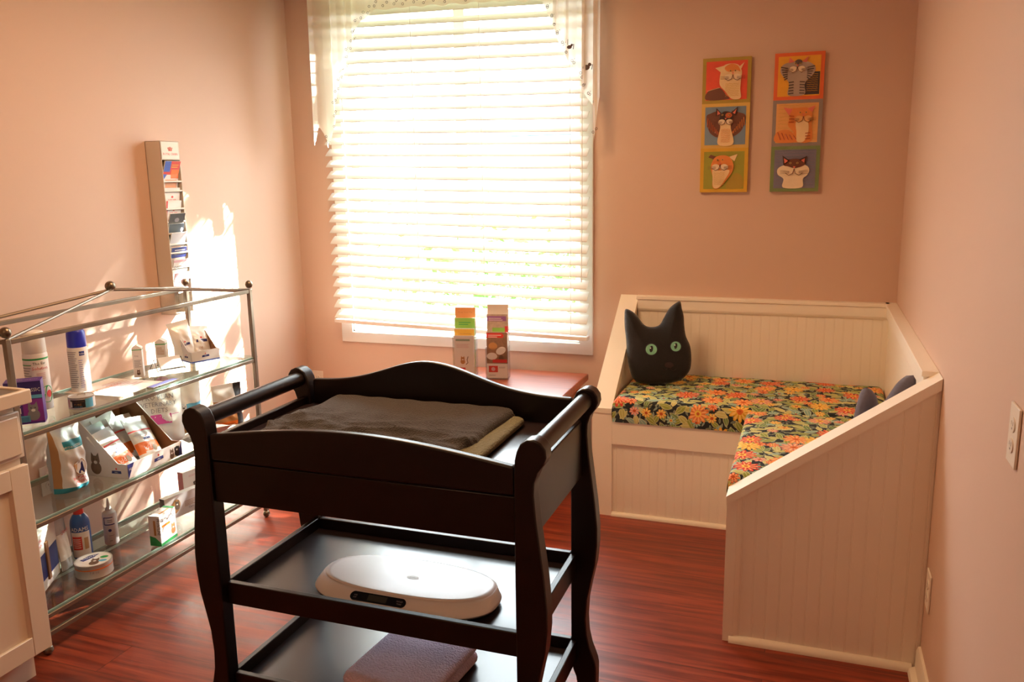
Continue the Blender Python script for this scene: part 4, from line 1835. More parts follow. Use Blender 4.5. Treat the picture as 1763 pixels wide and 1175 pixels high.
# food bags on the middle shelf
def c_teal(u, v):
    if .60 < v < .72 and u > .22:
        return TEAL
    if v < .07:
        return TEAL
    if u < .10:
        return TAN
    return FOIL


def d_teal(b, F):
    b.oval(F, .072, .085, .024, .030, TAN, .0009)
    b.oval(F, .072, .085, .021, .027, FOIL, .0012)
    b.poly(F, [(.062, .062), (.084, .062), (.078, .090), (.072, .108), (.066, .085)], NAVY, .0015)
    b.text(F, 'HYDROLYZED', .030, .158, .007, PAPER, .0012)
    b.text(F, 'ROYAL', .038, .042, .011, RED, .001)
    b.text(F, 'CANIN', .042, .026, .011, RED, .001)


pouch('cat_food_bag', .130, .250, .110, c_teal, 'white and teal cat food bag with clear top standing by the display box', 'bag', (-2.880, -1.905, .4372), 88, d_teal,
      side=mat('bag_blue_grey', '#a9b6c6', .4, coat=.3))
pouch('pet_food_bag', .120, .262, .070, lambda u, v: FOIL, 'white crinkled food bag half hidden behind the cabinet edge', 'bag', (-2.945, -2.085, .4372), 40,
      lambda b, F: (b.text(F, 'PRO PLAN', .020, .175, .014, GREYT, .001, width=.085), b.text(F, 'VETERINARY', .016, .152, .012, GREYT, .001, width=.09),
                    b.text(F, 'DIETS', .030, .130, .013, GREYT, .001), b.rect(F, .02, .075, .10, .079, TEAL), b.rect(F, .02, .050, .10, .053, TEAL)))


def d_ur(b, F):
    b.text(F, 'PURINA', .075, .222, .010, BLACK, .001)
    b.text(F, 'PRO PLAN', .032, .188, .020, GREYT, .001, width=.118)
    b.text(F, 'VETERINARY', .024, .162, .017, GREYT, .001, width=.135)
    b.text(F, 'DIETS', .060, .136, .018, GREYT, .001)
    b.rect(F, .055, .088, .135, .128, PINK, .0008)
    b.text(F, 'UR', .095, .095, .026, PAPER, .0014, align='C')
    b.rect(F, .125, .122, .165, .124, PINK, .0008)
    for x in (.040, .085):
        b.poly(F, [(x, .235), (x + .008, .235), (x + .006, .262), (x + .018, .275), (x + .004, .275), (x - .004, .250)], FURB, .0009)
        b.poly(F, [(x + .014, .235), (x + .022, .235), (x + .020, .262), (x + .012, .262)], FURB, .0009)
    b.oval(F, .115, .262, .025, .014, PINK, .0008)


pouch('pet_food_bag', .185, .278, .085, lambda u, v: FOIL, 'large white food bag with magenta square lettering at the middle of the shelf', 'bag', (-2.950, -1.375, .4372), 48, d_ur)


def c_blue(u, v):
    if .30 < v < .50:
        return SKY
    if v <= .30:
        return TAN if u > .2 else YELL
    return FOIL


pouch('pet_food_bag', .135, .262, .075, c_blue, 'white food bag with sky blue wave band behind the orange bag', 'bag', (-2.945, -1.225, .4372), 55,
      lambda b, F: (face_pet(b, F, .050, .120, .02, PAPER, FURB), b.rect(F, .012, .08, .017, .135, BLACK)))


def c_orange(u, v):
    if u > .74:
        return BLACK
    if v < .10:
        return ORNG
    return TAN if v < .62 else FOIL


pouch('pet_food_bag', .135, .185, .060, c_orange, 'orange and black food bag at the far end of the middle shelf', 'bag', (-2.840, -1.085, .4372), 62,
      lambda b, F: (b.lines(F, .104, .130, .05, .10, 6, GREYT), b.text(F, 'Complete', .02, .07, .014, PAPER, .001)))
pouch('pet_food_bag', .150, .200, .050, lambda u, v: FOIL if v > .3 else FOILG, 'white bag lying slumped at the front of the middle shelf behind the cart leg', 'bag',
      (-2.790, -1.330, .463), 62, None, tilt=68)


# lowest shelf
def d_handle(b, w, d, h):
    F = FRf(w, d)
    b.rect(F, .004, h * .18, w - .004, h * .62, NAVY)
    b.box(w * .5 - w / 2 - .012, w * .5 - w / 2 + .008, -d / 2 - .006, -d / 2, h * .12, h * .78, KRAFT)
    b.text(F, 'ROYAL', w * .10, h * .84, .013, RED, .001)
    b.text(F, 'CANIN', w * .12, h * .76, .011, RED, .001)
    T_ = TPf(w, d, h)
    b.oval(T_, w * .45, d * .7, w * .35, d * .18, FURB)
    b.text(T_, 'BABY CAT', w * .5, d * .22, .012, RED, .001, align='C')
    S = SDf(w, d, False)
    b.rect(S, d * .1, h * .3, d * .6, h * .6, NAVY)
    b.text(S, 'CANIN', d * .2, h * .75, .012, RED, .001)


carton('food_carton', .200, .100, .205, (-2.931, -2.050, .1242), 120, 'white carton with brown carry handle and navy panels on the lowest shelf', CARD, d_handle)
pouch('treat_pouch', .07, .195, .02, lambda u, v: FOILG if v > .7 or v < .2 else CARD, 'clear-edged pouch propped behind the carry-handle carton', 'pouch', (-2.938, -1.905, .1242), 108,
      lambda b, F: b.text(F, 'CANIN', .02, .13, .012, RED, .001), tilt=-5)


def bottle_adams():
    t = thing('shampoo_bottle', 'blue bottle with red cap and white label lettered in capitals', 'bottle', (-2.957, -1.816, .1242), R(42))
    r = .034
    BB = mat('bottle_blue', '#2e5aa4', .3, coat=.3)
    b = MB()
    b.lathe([(r * .9, 0), (r, .006), (r, .135), (r * .93, .150), (r * .7, .165), (.016, .173)], BB)
    wrap(b, r, -60, 60, .010, .108, CARD)
    wrap(b, r, -50, 8, .040, .092, RED, .0009)
    b.lines(Matrix.Identity(4), 0, 0, 0, 0, 1, RED)
    for k in range(5):
        wrap(b, r, -44, 0, .048 + k * .008, .0505 + k * .008, PAPER, .0013)
    wtext(b, r, 'ADAMS', 0, .112, .015, PAPER, width=.062)
    wrap(b, r, 20, 46, .04, .085, mat('label_dogtan', '#c8a27c', .6), .0009)
    b.build('bottle_body', t, smooth=40)
    MB().lathe([(.0175, .172), (.0175, .196), (.015, .198)], RED, n=24).build('cap', t, smooth=40)


def bottle_nozzle():
    t = thing('ear_cleaner_bottle', 'white squeeze bottle with long nozzle and blue oval logo', 'bottle', (-2.945, -1.690, .1242), R(40))
    r = .026
    b = MB()
    b.lathe([(r * .85, 0), (r, .005), (r * 1.0, .115), (r * .9, .128), (.012, .136)], CARD)
    wrap(b, r, -42, 42, .083, .087, NAVY)
    wrap(b, r, -42, 30, .112, .115, NAVY)
    wrap(b, r, -46, -38, .085, .114, NAVY)
    for k in range(2):
        wrap(b, r, -15, 25, .094 + k * .007, .097 + k * .007, GREYT)
    d0 = len(b.v)
    b.oval(Matrix.Identity(4), 0, .062, .006, .006, NAVY, 0)
    for i in range(d0, len(b.v)):
        p = b.v[i]
        b.v[i] = Vector(((r + .001) * sin(p.x / r), -(r + .001) * cos(p.x / r), p.y))
    wrap(b, r, -12, 30, .040, .0415, GREYT)
    wrap(b, r, -8, 12, .018, .021, GREYT)
    b.build('bottle_body', t, smooth=40)
    MB().lathe([(.012, .134), (.012, .142), (.007, .150), (.0035, .178), (.002, .184)], CARD, n=18).build('nozzle', t, smooth=40)


bottle_adams()
bottle_nozzle()


def d_front(b, w, d, h):
    F = FRf(w, d)
    b.poly(F, [(0, 0), (w, 0), (w, h * .10), (w * .5, h * .28), (0, h * .33)], GREEN)
    b.rect(F, w * .42, h * .35, w * .62, h * .85, TAN, .0007)
    b.text(F, 'FRONTLINE', w * .74, h * .92, .014, BLACK, .0012, width=h * .55, rot=-pi / 2)
    b.lines(F, w * .1, w * .6, .006, h * .16, 3, mat('label_darkgreen', '#1c7a3c', .5), .001)
    S = SDf(w, d, False)
    b.text(S, 'FRONTLINE', d * .06, h * .74, .017, BLACK, .0012, width=d * .86)
    b.rect(S, d * .1, h * .58, d * .62, h * .66, ORNG, .0008)
    b.rect(S, 0, 0, d, h * .09, GREEN, .0008)
    face_pet(b, S, d * .78, h * .42, .018, TAN)
    b.lines(S, d * .12, d * .5, h * .2, h * .5, 6, ROSE)
    T_ = TPf(w, d, h)
    b.text(T_, 'FRONTLINE', w * .2, d * .1, .014, BLACK, .0012, width=d * .6, rot=pi / 2)
    b.rect(T_, w * .6, d * .2, w * .8, d * .8, TAN, .0008)
    b.rect(T_, 0, d * .85, w, d, GREEN, .0009)


carton('flea_treatment_box', .048, .102, .121, (-2.765, -1.610, .1242), 8, 'white and green flea treatment box standing at the front of the lowest shelf', CARD, d_front)


def d_dog(b, w, d, h):
    F = FRf(w, d)
    b.oval(F, w * .28, h * .5, .022, .030, TAN, .0007, rot=-.4)
    face_pet(b, F, w * .32, h * .62, .016, FURB)
    b.lines(F, w * .52, w * .86, h * .35, h * .62, 5, TAN)
    b.text(F, 'Care', w * .62, h * .2, .010, GREYT, .001)
    b.poly(F, [(w * .88, 0), (w, 0), (w, h), (w * .84, h), (w * .88, h * .5)], mat('label_bark', '#8a5a26', .6, vary=.4, vscale=80))
    b.rect(SDf(w, d), 0, 0, d, h, GREYT)


carton('product_box', .185, .030, .096, (-2.885, -1.370, .1242), 80, 'long white box with small cat picture on the lowest shelf behind the cart', CARD, d_dog)


def d_pinkbox(b, w, d, h):
    F = FRf(w, d)
    face_pet(b, F, w * .42, h * .45, .014, FURB, PAPER, ears='dog')
    b.lines(F, w * .2, w * .7, h * .75, h * .85, 2, ROSE)
    b.rect(SDf(w, d), 0, 0, d, h, mat('label_dustyrose', '#c07c84', .5))


carton('product_box', .150, .035, .112, (-3.010, -1.140, .1242), 80, 'pink-edged box with dog picture at the back of the lowest shelf', CARD, d_pinkbox)


for _o in COL.objects:
    if _o.name not in _before and _o.parent is None:
        _o.location = _o.location + SHIFT


# ------------------------------------------------------------------ wall brochure rack
def brochure_rack():
    x0, x1, y0, y1, z0, z1 = -W, -3.034, -1.118, -1.003, .932, 1.692
    t = thing('brochure_rack', 'tall narrow white brochure rack mounted on the left wall', 'brochure rack', (0, 0, 0))
    b = MB()
    RK = mat('rack_white', '#ddd3c6', .45)
    b.box(x0 + .001, x1, y0, y0 + .003, z0, z1, RK)
    b.box(x0 + .001, x1, y1 - .003, y1, z0, z1, RK)
    b.box(x0 + .001, x0 + .004, y0, y1, z0, z1, RK)
    b.box(x0 + .001, x1, y0, y1, z1 - .003, z1, RK)
    b.box(x0 + .001, x1, y0, y1, z0, z0 + .003, RK)
    b.box(x1 - .003, x1, y0, y1, z1 - .080, z1, RK)
    b.build('rack_case', t, bevel=.001)
    h = MB()
    F = frame((x1, y0, z1 - .080), (0, 1, 0), (0, 0, 1))
    h.rect(F, .004, .004, .108, .076, PAPER, .0008)
    for dx in (-.014, -.007, 0, .007, .014):
        h.tube([F @ Vector((.056 + dx * .6, .042, .0014)), F @ Vector((.056 + dx, .056 - abs(dx) * .3, .0014))], .0012, RED, 5)
    h.rect(F, .045, .038, .067, .041, RED, .0012)
    h.text(F, 'ROYAL CANIN', .056, .020, .010, RED, .0012, align='C', width=.085)
    h.build('header_sign', t)
    ys = (1.614, 1.573, 1.495, 1.439, 1.388, 1.340, 1.302, 1.236, 1.183, 1.124)
    for z in ys:
        p = MB()
        p.box(x0 + .004, x1 - .001, y0 + .003, y1 - .003, z - .100, z - .098, RK)
        p.box(x1 - .003, x1 - .001, y0 + .003, y1 - .003, z - .100, z - .091, RK)
        p.build('pocket', t)
    specs = (('red and orange brochure in the top pocket of the wall rack', RED, 14, None),
             ('brochure with peach photo and blue corner, second pocket of the wall rack', CARD, 3, 'peach'),
             ('white brochure with small red crown print, third pocket of the wall rack', CARD, 3, 'crown'),
             ('white brochure with red spine, fourth pocket of the wall rack', CARD, 4, 'redspine'),
             ('black brochure flaring out of the middle of the wall rack', BLACK, 14, 'grey'),
             ('dark teal and grey brochure just under the black one', mat('label_slate', '#39414c', .4), 7, 'teal'),
             ('pale grey brochure with orange text below the teal one', CARD, 12, 'orange'),
             ('blue-topped brochure with photo in the wall rack', NAVY, 8, 'photo'),
             ('pink-topped brochure with bold dark lettering in the wall rack', ROSE, 12, 'das'),
             ('plain pale pink brochure in the lowest filled pocket of the wall rack', ROSE, 12, 'plain'))
    for (lab, m, lean, kind), z in zip(specs, ys):
        w = .094
        hh = .095
        b = MB()
        M = Matrix.Translation((x1 - .020, y0 + .009, z - .097)) @ Matrix.Rotation(R(lean + 6), 4, 'Y')
        b.box(-.004, 0, 0, w, 0, hh, PAPER, M)
        F = M @ frame((0, 0, 0), (0, 1, 0), (0, 0, 1))
        b.rect(F, 0, 0, w, hh, m)
        if kind is None:
            b.rect(F, 0, hh * .5, w * .4, hh, mat('label_royal', '#3f5fc0', .5), .001)
            b.lines(F, w * .45, w * .9, hh * .7, hh * .9, 2, YELL, .001)
            b.rect(F, w * .5, hh * .3, w, hh * .6, ORNG, .001)
        elif kind == 'peach':
            b.poly(F, [(0, hh), (0, hh * .5), (w * .45, hh)], mat('label_royal', '#3f5fc0', .5), .001)
            b.rect(F, w * .15, hh * .05, w * .9, hh * .55, mat('label_peach', '#e0a27c', .6), .001)
            b.rect(F, w * .5, hh * .60, w, hh * .80, ORNG, .0012)
        elif kind in ('crown', 'redspine'):
            b.oval(F, w * .5, hh * .58, .007, .005, RED, .001)
            b.text(F, 'ROYAL CANIN', w * .5, hh * .42, .006, RED, .001, align='C', width=w * .5)
            if kind == 'redspine':
                b.rect(F, 0, 0, w * .10, hh, RED, .001)
            else:
                b.rect(F, w * .86, 0, w, hh * .3, FURB, .001)
        elif kind == 'grey':
            b.oval(F, w * .5, hh * .68, .014, .010, GREYT, .001)
            b.lines(F, w * .3, w * .7, hh * .3, hh * .42, 2, GREYT, .001)
        elif kind == 'teal':
            b.rect(F, 0, 0, w, hh * .45, mat('label_petrol', '#3f6f86', .5), .001)
            b.oval(F, w * .85, hh * .7, .008, .010, CARD, .001)
        elif kind == 'orange':
            b.rect(F, 0, hh * .45, w, hh, mat('label_palegrey', '#cfd0d6', .5), .0008)
            b.lines(F, w * .15, w * .85, hh * .18, hh * .36, 3, ORNG, .001)
        elif kind == 'photo':
            b.lines(F, w * .2, w * .9, hh * .66, hh * .94, 3, PAPER, .001)
            b.rect(F, 0, 0, w, hh * .5, mat('label_stone', '#b3a598', .6, vary=.3, vscale=60), .001)
        elif kind == 'das':
            b.rect(F, 0, 0, w, hh * .88, CARD, .0008)
            b.text(F, 'DASUQUIN', w * .08, hh * .56, .014, BLACK, .0012, width=w * .88)
            b.rect(F, w * .3, hh * .2, w * .7, hh * .28, LGRN, .001)
        else:
            b.rect(F, w * .1, hh * .1, w * .9, hh * .5, mat('label_blush', '#e4cdd4', .6), .001)
        tag(b.build('brochure', smooth=0), lab, 'brochure', 'brochures in the wall rack')


brochure_rack()


# ------------------------------------------------------------------ side table and stands
def build_table():
    z = .530
    x0, x1, y0, y1 = -2.20, -1.405, -.60, -.080
    t = thing('side_table', 'reddish brown wooden table under the window behind the cart', 'table', ((x0 + x1) / 2, (y0 + y1) / 2, 0))
    hx, hy = (x1 - x0) / 2, (y1 - y0) / 2
    MB().box(-hx, hx, -hy, hy, z - .035, z, TABW).build('tabletop', t, bevel=.006, seg=3)
    a = MB()
    a.box(-hx + .05, hx - .05, -hy + .04, -hy + .055, z - .11, z - .0355, TABW)
    a.box(-hx + .05, hx - .05, hy - .055, hy - .04, z - .11, z - .0355, TABW)
    a.box(-hx + .045, -hx + .060, -hy + .05, hy - .05, z - .11, z - .0355, TABW)
    a.box(hx - .060, hx - .045, -hy + .05, hy - .05, z - .11, z - .0355, TABW)
    a.build('apron', t)
    for sx in (-1, 1):
        for sy in (-1, 1):
            x, y = sx * (hx - .055), sy * (hy - .05)
            MB().prism([(x - .022, y - .022), (x + .022, y - .022), (x + .022, y + .022), (x - .022, y + .022)], 'z', 0, z - .036, TABW).build('leg', t, bevel=.003)


build_table()


def stand(cx, cy, w, rz, lab, h=.12, hb=.30):
    t = thing('brochure_stand', lab, 'brochure stand', (cx, cy, .5305), R(rz))
    b = MB()
    b.box(-w / 2, w / 2, -.035, .045, 0, .003, ACRY)
    b.box(-w / 2, w / 2, -.035, -.032, 0, h, ACRY)
    b.box(-w / 2, w / 2, .042, .045, 0, hb, ACRY)
    b.box(-w / 2, -w / 2 + .003, -.035, .045, 0, h, ACRY)
    b.box(w / 2 - .003, w / 2, -.035, .045, 0, h, ACRY)
    b.build('clear_holder', t, smooth=0)
    return t


def leaflet(cx, cy, rz, w, h, y, lab, deco, base=PAPER, dz=.0036):
    b = MB()
    b.box(-w / 2, w / 2, y - .0015, y + .0015, dz, dz + h, PAPER)
    F = frame((-w / 2, y - .0015, dz), (1, 0, 0), (0, 0, 1))
    b.rect(F, 0, 0, w, h, base, .0004)
    deco(b, F, w, h)
    tag(b.build('leaflet', None, (cx, cy, .5305), R(rz), smooth=0), lab, 'leaflet', 'leaflets in the clear stands on the table')


A = (-1.995, -.280, 12)
stand(A[0], A[1], .114, A[2], 'clear plastic stand with stepped leaflets nearer the middle of the window', .21)
leaflet(*A, .104, .338, .036, 'tallest leaflet with an orange heading in the left stand', lambda b, F, w, h: (b.rect(F, 0, h - .055, w, h, mat('label_apricot', '#dc9a5c', .6), .0006), b.text(F, 'Keep Your Pet', w * .5, h - .030, .010, TAN, .001, align='C', width=w * .7)), TAN)
leaflet(*A, .104, .288, .016, 'leaflet with a green heading just in front of the orange one', lambda b, F, w, h: b.lines(F, w * .2, w * .85, h - .035, h - .015, 2, GREEN, .0008), LGRN)
leaflet(*A, .102, .238, -.003, 'leaflet with a yellow heading in the left stand', lambda b, F, w, h: (b.rect(F, 0, h - .004, w, h, PAPER, .0006), b.text(F, 'Vaccinations', w * .25, h - .030, .008, TAN, .001, width=w * .6)), YELL)


def d_front_leaf(b, F, w, h):
    b.rect(F, w * .08, h - .028, w * .80, h - .018, mat('label_sage', '#8fa896', .6), .0006)
    b.lines(F, w * .12, w * .75, h - .062, h - .040, 4, ROSE, .0008)
    face_pet(b, F, w * .42, h * .42, .016, TAN)
    b.tube([F @ Vector((w * .58, h * .28, .001)), F @ Vector((w * .68, h * .32, .001)), F @ Vector((w * .64, h * .40, .001)), F @ Vector((w * .70, h * .48, .001))], .002, FURB, 5)
    b.rect(F, w * .28, h * .12, w * .55, h * .20, RED, .0009)


leaflet(*A, .100, .205, -.024, 'white leaflet with a sitting cat drawing at the front of the left stand', d_front_leaf, CARD)
B_ = (-1.812, -.300, 12)
stand(B_[0], B_[1], .112, B_[2], 'clear plastic stand with photo leaflets nearer the bench', .16)
leaflet(*B_, .104, .362, .036, 'pale blank-topped leaflet standing tallest in the right stand', lambda b, F, w, h: b.rect(F, 0, h - .05, w, h, mat('label_ecru', '#d8cbbd', .6), .0006), CARD)


def d_p2(b, F, w, h):
    b.rect(F, 0, h - .105, w, h, mat('label_photo', '#b9a694', .6, vary=.4, vscale=50), .0006)
    b.rect(F, 0, h - .035, w * .92, h - .010, mat('label_plum', '#8e5c96', .5), .0009)
    b.lines(F, w * .08, w * .75, h - .031, h - .014, 2, PAPER, .0012)
    b.rect(F, w * .25, h - .088, w * .85, h - .068, LGRN, .0009)
    b.rect(F, w * .85, h - .10, w, h - .06, RED, .0009)


leaflet(*B_, .104, .318, .014, 'purple-banded leaflet behind the red-banded one in the right stand', d_p2, CARD)


def d_p3(b, F, w, h):
    b.rect(F, 0, h * .32, w, h, mat('label_petphoto', '#8a6a52', .6, vary=.6, vscale=45), .0006)
    b.poly(F, [(0, h - .028), (w * .78, h - .028), (w * .84, h - .016), (w * .74, h - .004), (0, h - .004)], RED, .0009)
    b.lines(F, w * .08, w * .7, h - .025, h - .008, 2, PAPER, .0012)
    b.oval(F, w * .3, h * .70, .022, .018, TAN, .0008)
    b.oval(F, w * .68, h * .60, .026, .018, CARD, .0008, rot=.5)
    b.oval(F, w * .25, h * .48, .026, .018, CARD, .0009)
    b.oval(F, w * .68, h * .44, .012, .016, FURB, .0010)
    b.rect(F, w * .28, h * .34, w * .96, h * .41, RED, .0012)
    b.rect(F, w * .08, h * .13, w * .52, h * .27, RED, .0009)
    b.oval(F, w * .30, h * .2, .010, .010, ROSE, .0012)
    b.lines(F, w * .58, w * .88, h * .22, h * .26, 2, GREYT, .0009)
    b.lines(F, w * .08, w * .45, h * .06, h * .09, 1, GREYT, .0009)


leaflet(*B_, .104, .232, -.012, 'leaflet with red banners and puppy photo at the front of the right stand', d_p3, CARD)
sm = MB()
sm.lathe([(.018, 0), (.018, .022), (.012, .028)], BLACK)
tag(sm.build('small_jar', None, (-2.10, -.27, .5305)), 'small dark knob-like jar at the left of the leaflet stands', 'jar')


# ------------------------------------------------------------------ cat panels
PC = {k: mat('paint_' + k, c, .55, bump=.15, bscale=150, vary=.12, vscale=25) for k, c in dict(
    olive='#a2872a', red='#d8482c', cream='#e6c896', ginger='#d8823a', brown='#6a3a24', dark='#3a201a', blue='#6f8496', straw='#d0a850',
    lime='#93902c', mustard='#cfa02a', orange='#d8602a', gold='#e0a028', grey='#a89484', dgrey='#5a4a44', slate='#8a7c74', sand='#dca25c',
    green='#6e8048', lav='#726a7c', pinke='#d8705a', rust='#b85a28', white='#e8d4b4', charcoal='#3c302c').items()}


def smooth_poly(pts, k=5):
    out = []
    n = len(pts)
    for i in range(n):
        p0, p1, p2, p3 = [Vector(pts[(i + j) % n]) for j in (-1, 0, 1, 2)]
        for q in range(k):
            s = q / k
            v = .5 * ((2 * p1) + (-p0 + p2) * s + (2 * p0 - 5 * p1 + 4 * p2 - p3) * s * s + (-p0 + 3 * p1 - 3 * p2 + p3) * s ** 3)
            out.append((v.x, v.y))
    return out


def cat_tile(b, F0, S, kind):
    """one square; unit coordinates 0..1 scaled by S"""
    F = F0 @ Matrix.Scale(S, 4)
    H = .012          # relief step in units

    def P(pts, c, lv, sm=True):
        b.poly(F, smooth_poly(pts) if sm else pts, PC[c], H * lv)

    def O(x, y, rx, ry, c, lv, rot=0):
        b.oval(F, x, y, rx, ry, PC[c], H * lv, 22, rot)

    def L(pts, c, r, lv):
        b.tube([F @ Vector((x, y, H * lv)) for x, y in pts], r * S, PC[c], 5)
    fr, bgc = {'a': ('olive', 'red'), 'b': ('straw', 'blue'), 'c': ('mustard', 'lime'), 'd': ('orange', 'gold'), 'e': ('slate', 'sand'), 'f': ('green', 'lav')}[kind]
    b.rect(F, 0, 0, 1, 1, PC[fr], H * .2)
    b.rect(F, .075, .075, .925, .925, PC[bgc], H * .5)

    def muzzle(x, y, s, c='white'):
        for sx in (-1, 1):
            O(x + sx * s * .52, y, s * .50, s * .42, c, 4)
            L([(x, y + s * .35), (x + sx * s * .15, y - s * .2), (x + sx * s * .55, y - s * .42), (x + sx * s * .95, y - s * .15)], 'brown', .006, 4.5)
        P([(x - s * .16, y + s * .62), (x + s * .16, y + s * .62), (x, y + s * .36)], 'pinke', 5, False)
        for sx in (-1, 1):
            for k in range(3):
                L([(x + sx * s * .5, y + s * (.05 - .1 * k)), (x + sx * s * 1.5, y + s * (.15 - .18 * k))], 'brown', .003, 5)

    def eyes(x, y, s, sep):
        for sx in (-1, 1):
            O(x + sx * sep, y, s, s * .9, 'straw', 5)
            O(x + sx * sep, y, s * .55, s * .6, 'charcoal', 5.4)

    def script(x0, x1, y0, y1, n, c, lv):
        for k in range(n):
            y = y0 + (y1 - y0) * k / max(1, n - 1)
            L([(x0 + (x1 - x0) * q / 14, y + .008 * ((q * 7 + k * 3) % 5 - 2) / 2) for q in range(15)], c, .0035, lv)
    if kind == 'a':
        P([(.09, .09), (.55, .09), (.50, .18), (.36, .34), (.12, .27)], 'brown', 1)
        L([(.10, .28), (.36, .345)], 'cream', .006, 1.5)
        P([(.26, .78), (.44, .82), (.40, .66)], 'cream', 2, False)
        P([(.70, .74), (.86, .88), (.76, .66)], 'cream', 2, False)
        P([(.38, .70), (.45, .83), (.60, .86), (.74, .82), (.81, .68), (.80, .52), (.79, .30), (.80, .10), (.62, .09), (.48, .26), (.36, .42)], 'cream', 2.5)
        P([(.46, .78), (.58, .855), (.72, .81), (.78, .68), (.70, .71), (.60, .68), (.50, .70)], 'ginger', 3)
        muzzle(.63, .56, .17)
        eyes(.63, .70, .022, .05)
        script(.48, .76, .16, .42, 8, 'straw', 3)
    elif kind == 'b':
        P([(.10, .70), (.18, .78), (.40, .80), (.42, .30), (.30, .26), (.16, .40)], 'brown', 1)
        P([(.92, .70), (.80, .78), (.62, .80), (.62, .30), (.72, .28), (.86, .42)], 'brown', 1)
        for k in range(7):
            L([(.14 + .035 * k, .68 - .05 * k), (.12 + .045 * k, .48 - .035 * k)], 'rust', .008, 1.5)
            L([(.88 - .035 * k, .68 - .05 * k), (.90 - .045 * k, .50 - .035 * k)], 'ginger', .008, 1.5)
        P([(.36, .09), (.40, .45), (.40, .62), (.62, .62), (.62, .45), (.68, .09)], 'cream', 2.2)
        P([(.38, .70), (.44, .80), (.52, .82), (.62, .78), (.66, .66), (.52, .60), (.40, .60)], 'dark', 2.5)
        O(.57, .73, .07, .06, 'rust', 3)
        P([(.30, .72), (.31, .90), (.42, .78)], 'dark', 3, False)
        P([(.61, .78), (.76, .92), (.72, .72)], 'dark', 3, False)
        P([(.33, .74), (.335, .85), (.40, .77)], 'pinke', 3.4, False)
        P([(.65, .78), (.73, .87), (.70, .75)], 'pinke', 3.4, False)
        muzzle(.51, .58, .15)
        eyes(.51, .74, .022, .07)
        script(.42, .61, .14, .42, 9, 'ginger', 3)
    elif kind == 'c':
        P([(.55, .10), (.90, .11), (.88, .36), (.72, .42)], 'olive', 1)
        P([(.17, .80), (.22, .86), (.36, .80), (.30, .74)], 'brown', 2, False)
        P([(.60, .80), (.78, .86), (.72, .70)], 'cream', 2, False)
        P([(.24, .66), (.32, .80), (.48, .84), (.62, .79), (.70, .64), (.69, .48), (.58, .30), (.42, .10), (.28, .11), (.27, .35), (.23, .52)], 'ginger', 2.5)
        P([(.27, .52), (.40, .50), (.62, .50), (.54, .30), (.41, .11), (.29, .12), (.27, .35)], 'cream', 3)
        muzzle(.42, .57, .17)
        eyes(.42, .74, .022, .055)
        script(.30, .52, .18, .44, 8, 'straw', 3.4)
    elif kind == 'd':
        b.rect(F, .60, .10, .915, .58, PC['charcoal'], H * .8)
        script(.66, .88, .18, .53, 9, 'gold', 1.2)
        P([(.12, .62), (.16, .74), (.30, .80), (.50, .82), (.70, .78), (.82, .66), (.78, .52), (.66, .40), (.62, .30), (.62, .10), (.30, .10), (.31, .30), (.28, .40), (.18, .50)], 'grey', 2)
        for k in range(6):
            L([(.13 + .015 * k, .70 - .055 * k), (.27, .67 - .04 * k)], 'dgrey', .012, 2.6)
            L([(.81 - .02 * k, .70 - .055 * k), (.66, .67 - .04 * k)], 'dgrey', .012, 2.6)
        for k in range(5):
            L([(.30, .13 + .06 * k), (.40, .14 + .06 * k)], 'dgrey', .012, 2.6)
            L([(.62, .13 + .06 * k), (.52, .14 + .06 * k)], 'dgrey', .012, 2.6)
        P([(.28, .78), (.30, .90), (.40, .80)], 'pinke', 3, False)
        P([(.55, .80), (.68, .91), (.64, .78)], 'pinke', 3, False)
        O(.48, .80, .07, .05, 'dgrey', 3)
        muzzle(.46, .64, .16)
        eyes(.47, .76, .020, .05)
    elif kind == 'e':
        script(.12, .88, .16, .88, 10, 'straw', .8)
        P([(.09, .09), (.09, .30), (.30, .36), (.46, .26), (.60, .10)], 'ginger', 1.4)
        for k in range(5):
            L([(.12 + .08 * k, .31 - .02 * k), (.18 + .08 * k, .14)], 'rust', .013, 1.8)
        P([(.36, .80), (.50, .82), (.70, .82), (.80, .70), (.80, .50), (.80, .10), (.48, .10), (.44, .30), (.32, .46), (.36, .62)], 'ginger', 2)
        P([(.22, .84), (.40, .80), (.34, .66)], 'pinke', 2.6, False)
        P([(.70, .80), (.86, .86), (.80, .72)], 'pinke', 2.6, False)
        P([(.48, .52), (.58, .58), (.72, .52), (.74, .30), (.66, .10), (.52, .10), (.50, .30)], 'cream', 3)
        for k in range(3):
            L([(.34, .66 - .07 * k), (.44, .64 - .06 * k)], 'rust', .012, 3)
            L([(.78, .28 - .06 * k), (.68, .27 - .06 * k)], 'rust', .012, 3)
        muzzle(.63, .58, .17, 'sand')
        eyes(.62, .72, .020, .06)
    else:
        script(.11, .89, .14, .90, 13, 'blue', .8)
        P([(.28, .09), (.28, .28), (.16, .38), (.15, .50), (.26, .58), (.50, .62), (.72, .58), (.80, .48), (.76, .36), (.68, .28), (.66, .09)], 'white', 2)
        P([(.28, .58), (.30, .68), (.46, .72), (.64, .70), (.72, .62), (.66, .56), (.50, .52), (.36, .56)], 'brown', 3)
        P([(.24, .80), (.27, .58), (.40, .68)], 'dark', 3, False)
        P([(.74, .78), (.72, .60), (.58, .70)], 'dark', 3, False)
        P([(.27, .74), (.29, .62), (.36, .68)], 'pinke', 3.4, False)
        P([(.70, .73), (.69, .63), (.62, .69)], 'pinke', 3.4, False)
        muzzle(.49, .44, .19)
        eyes(.48, .63, .022, .07)


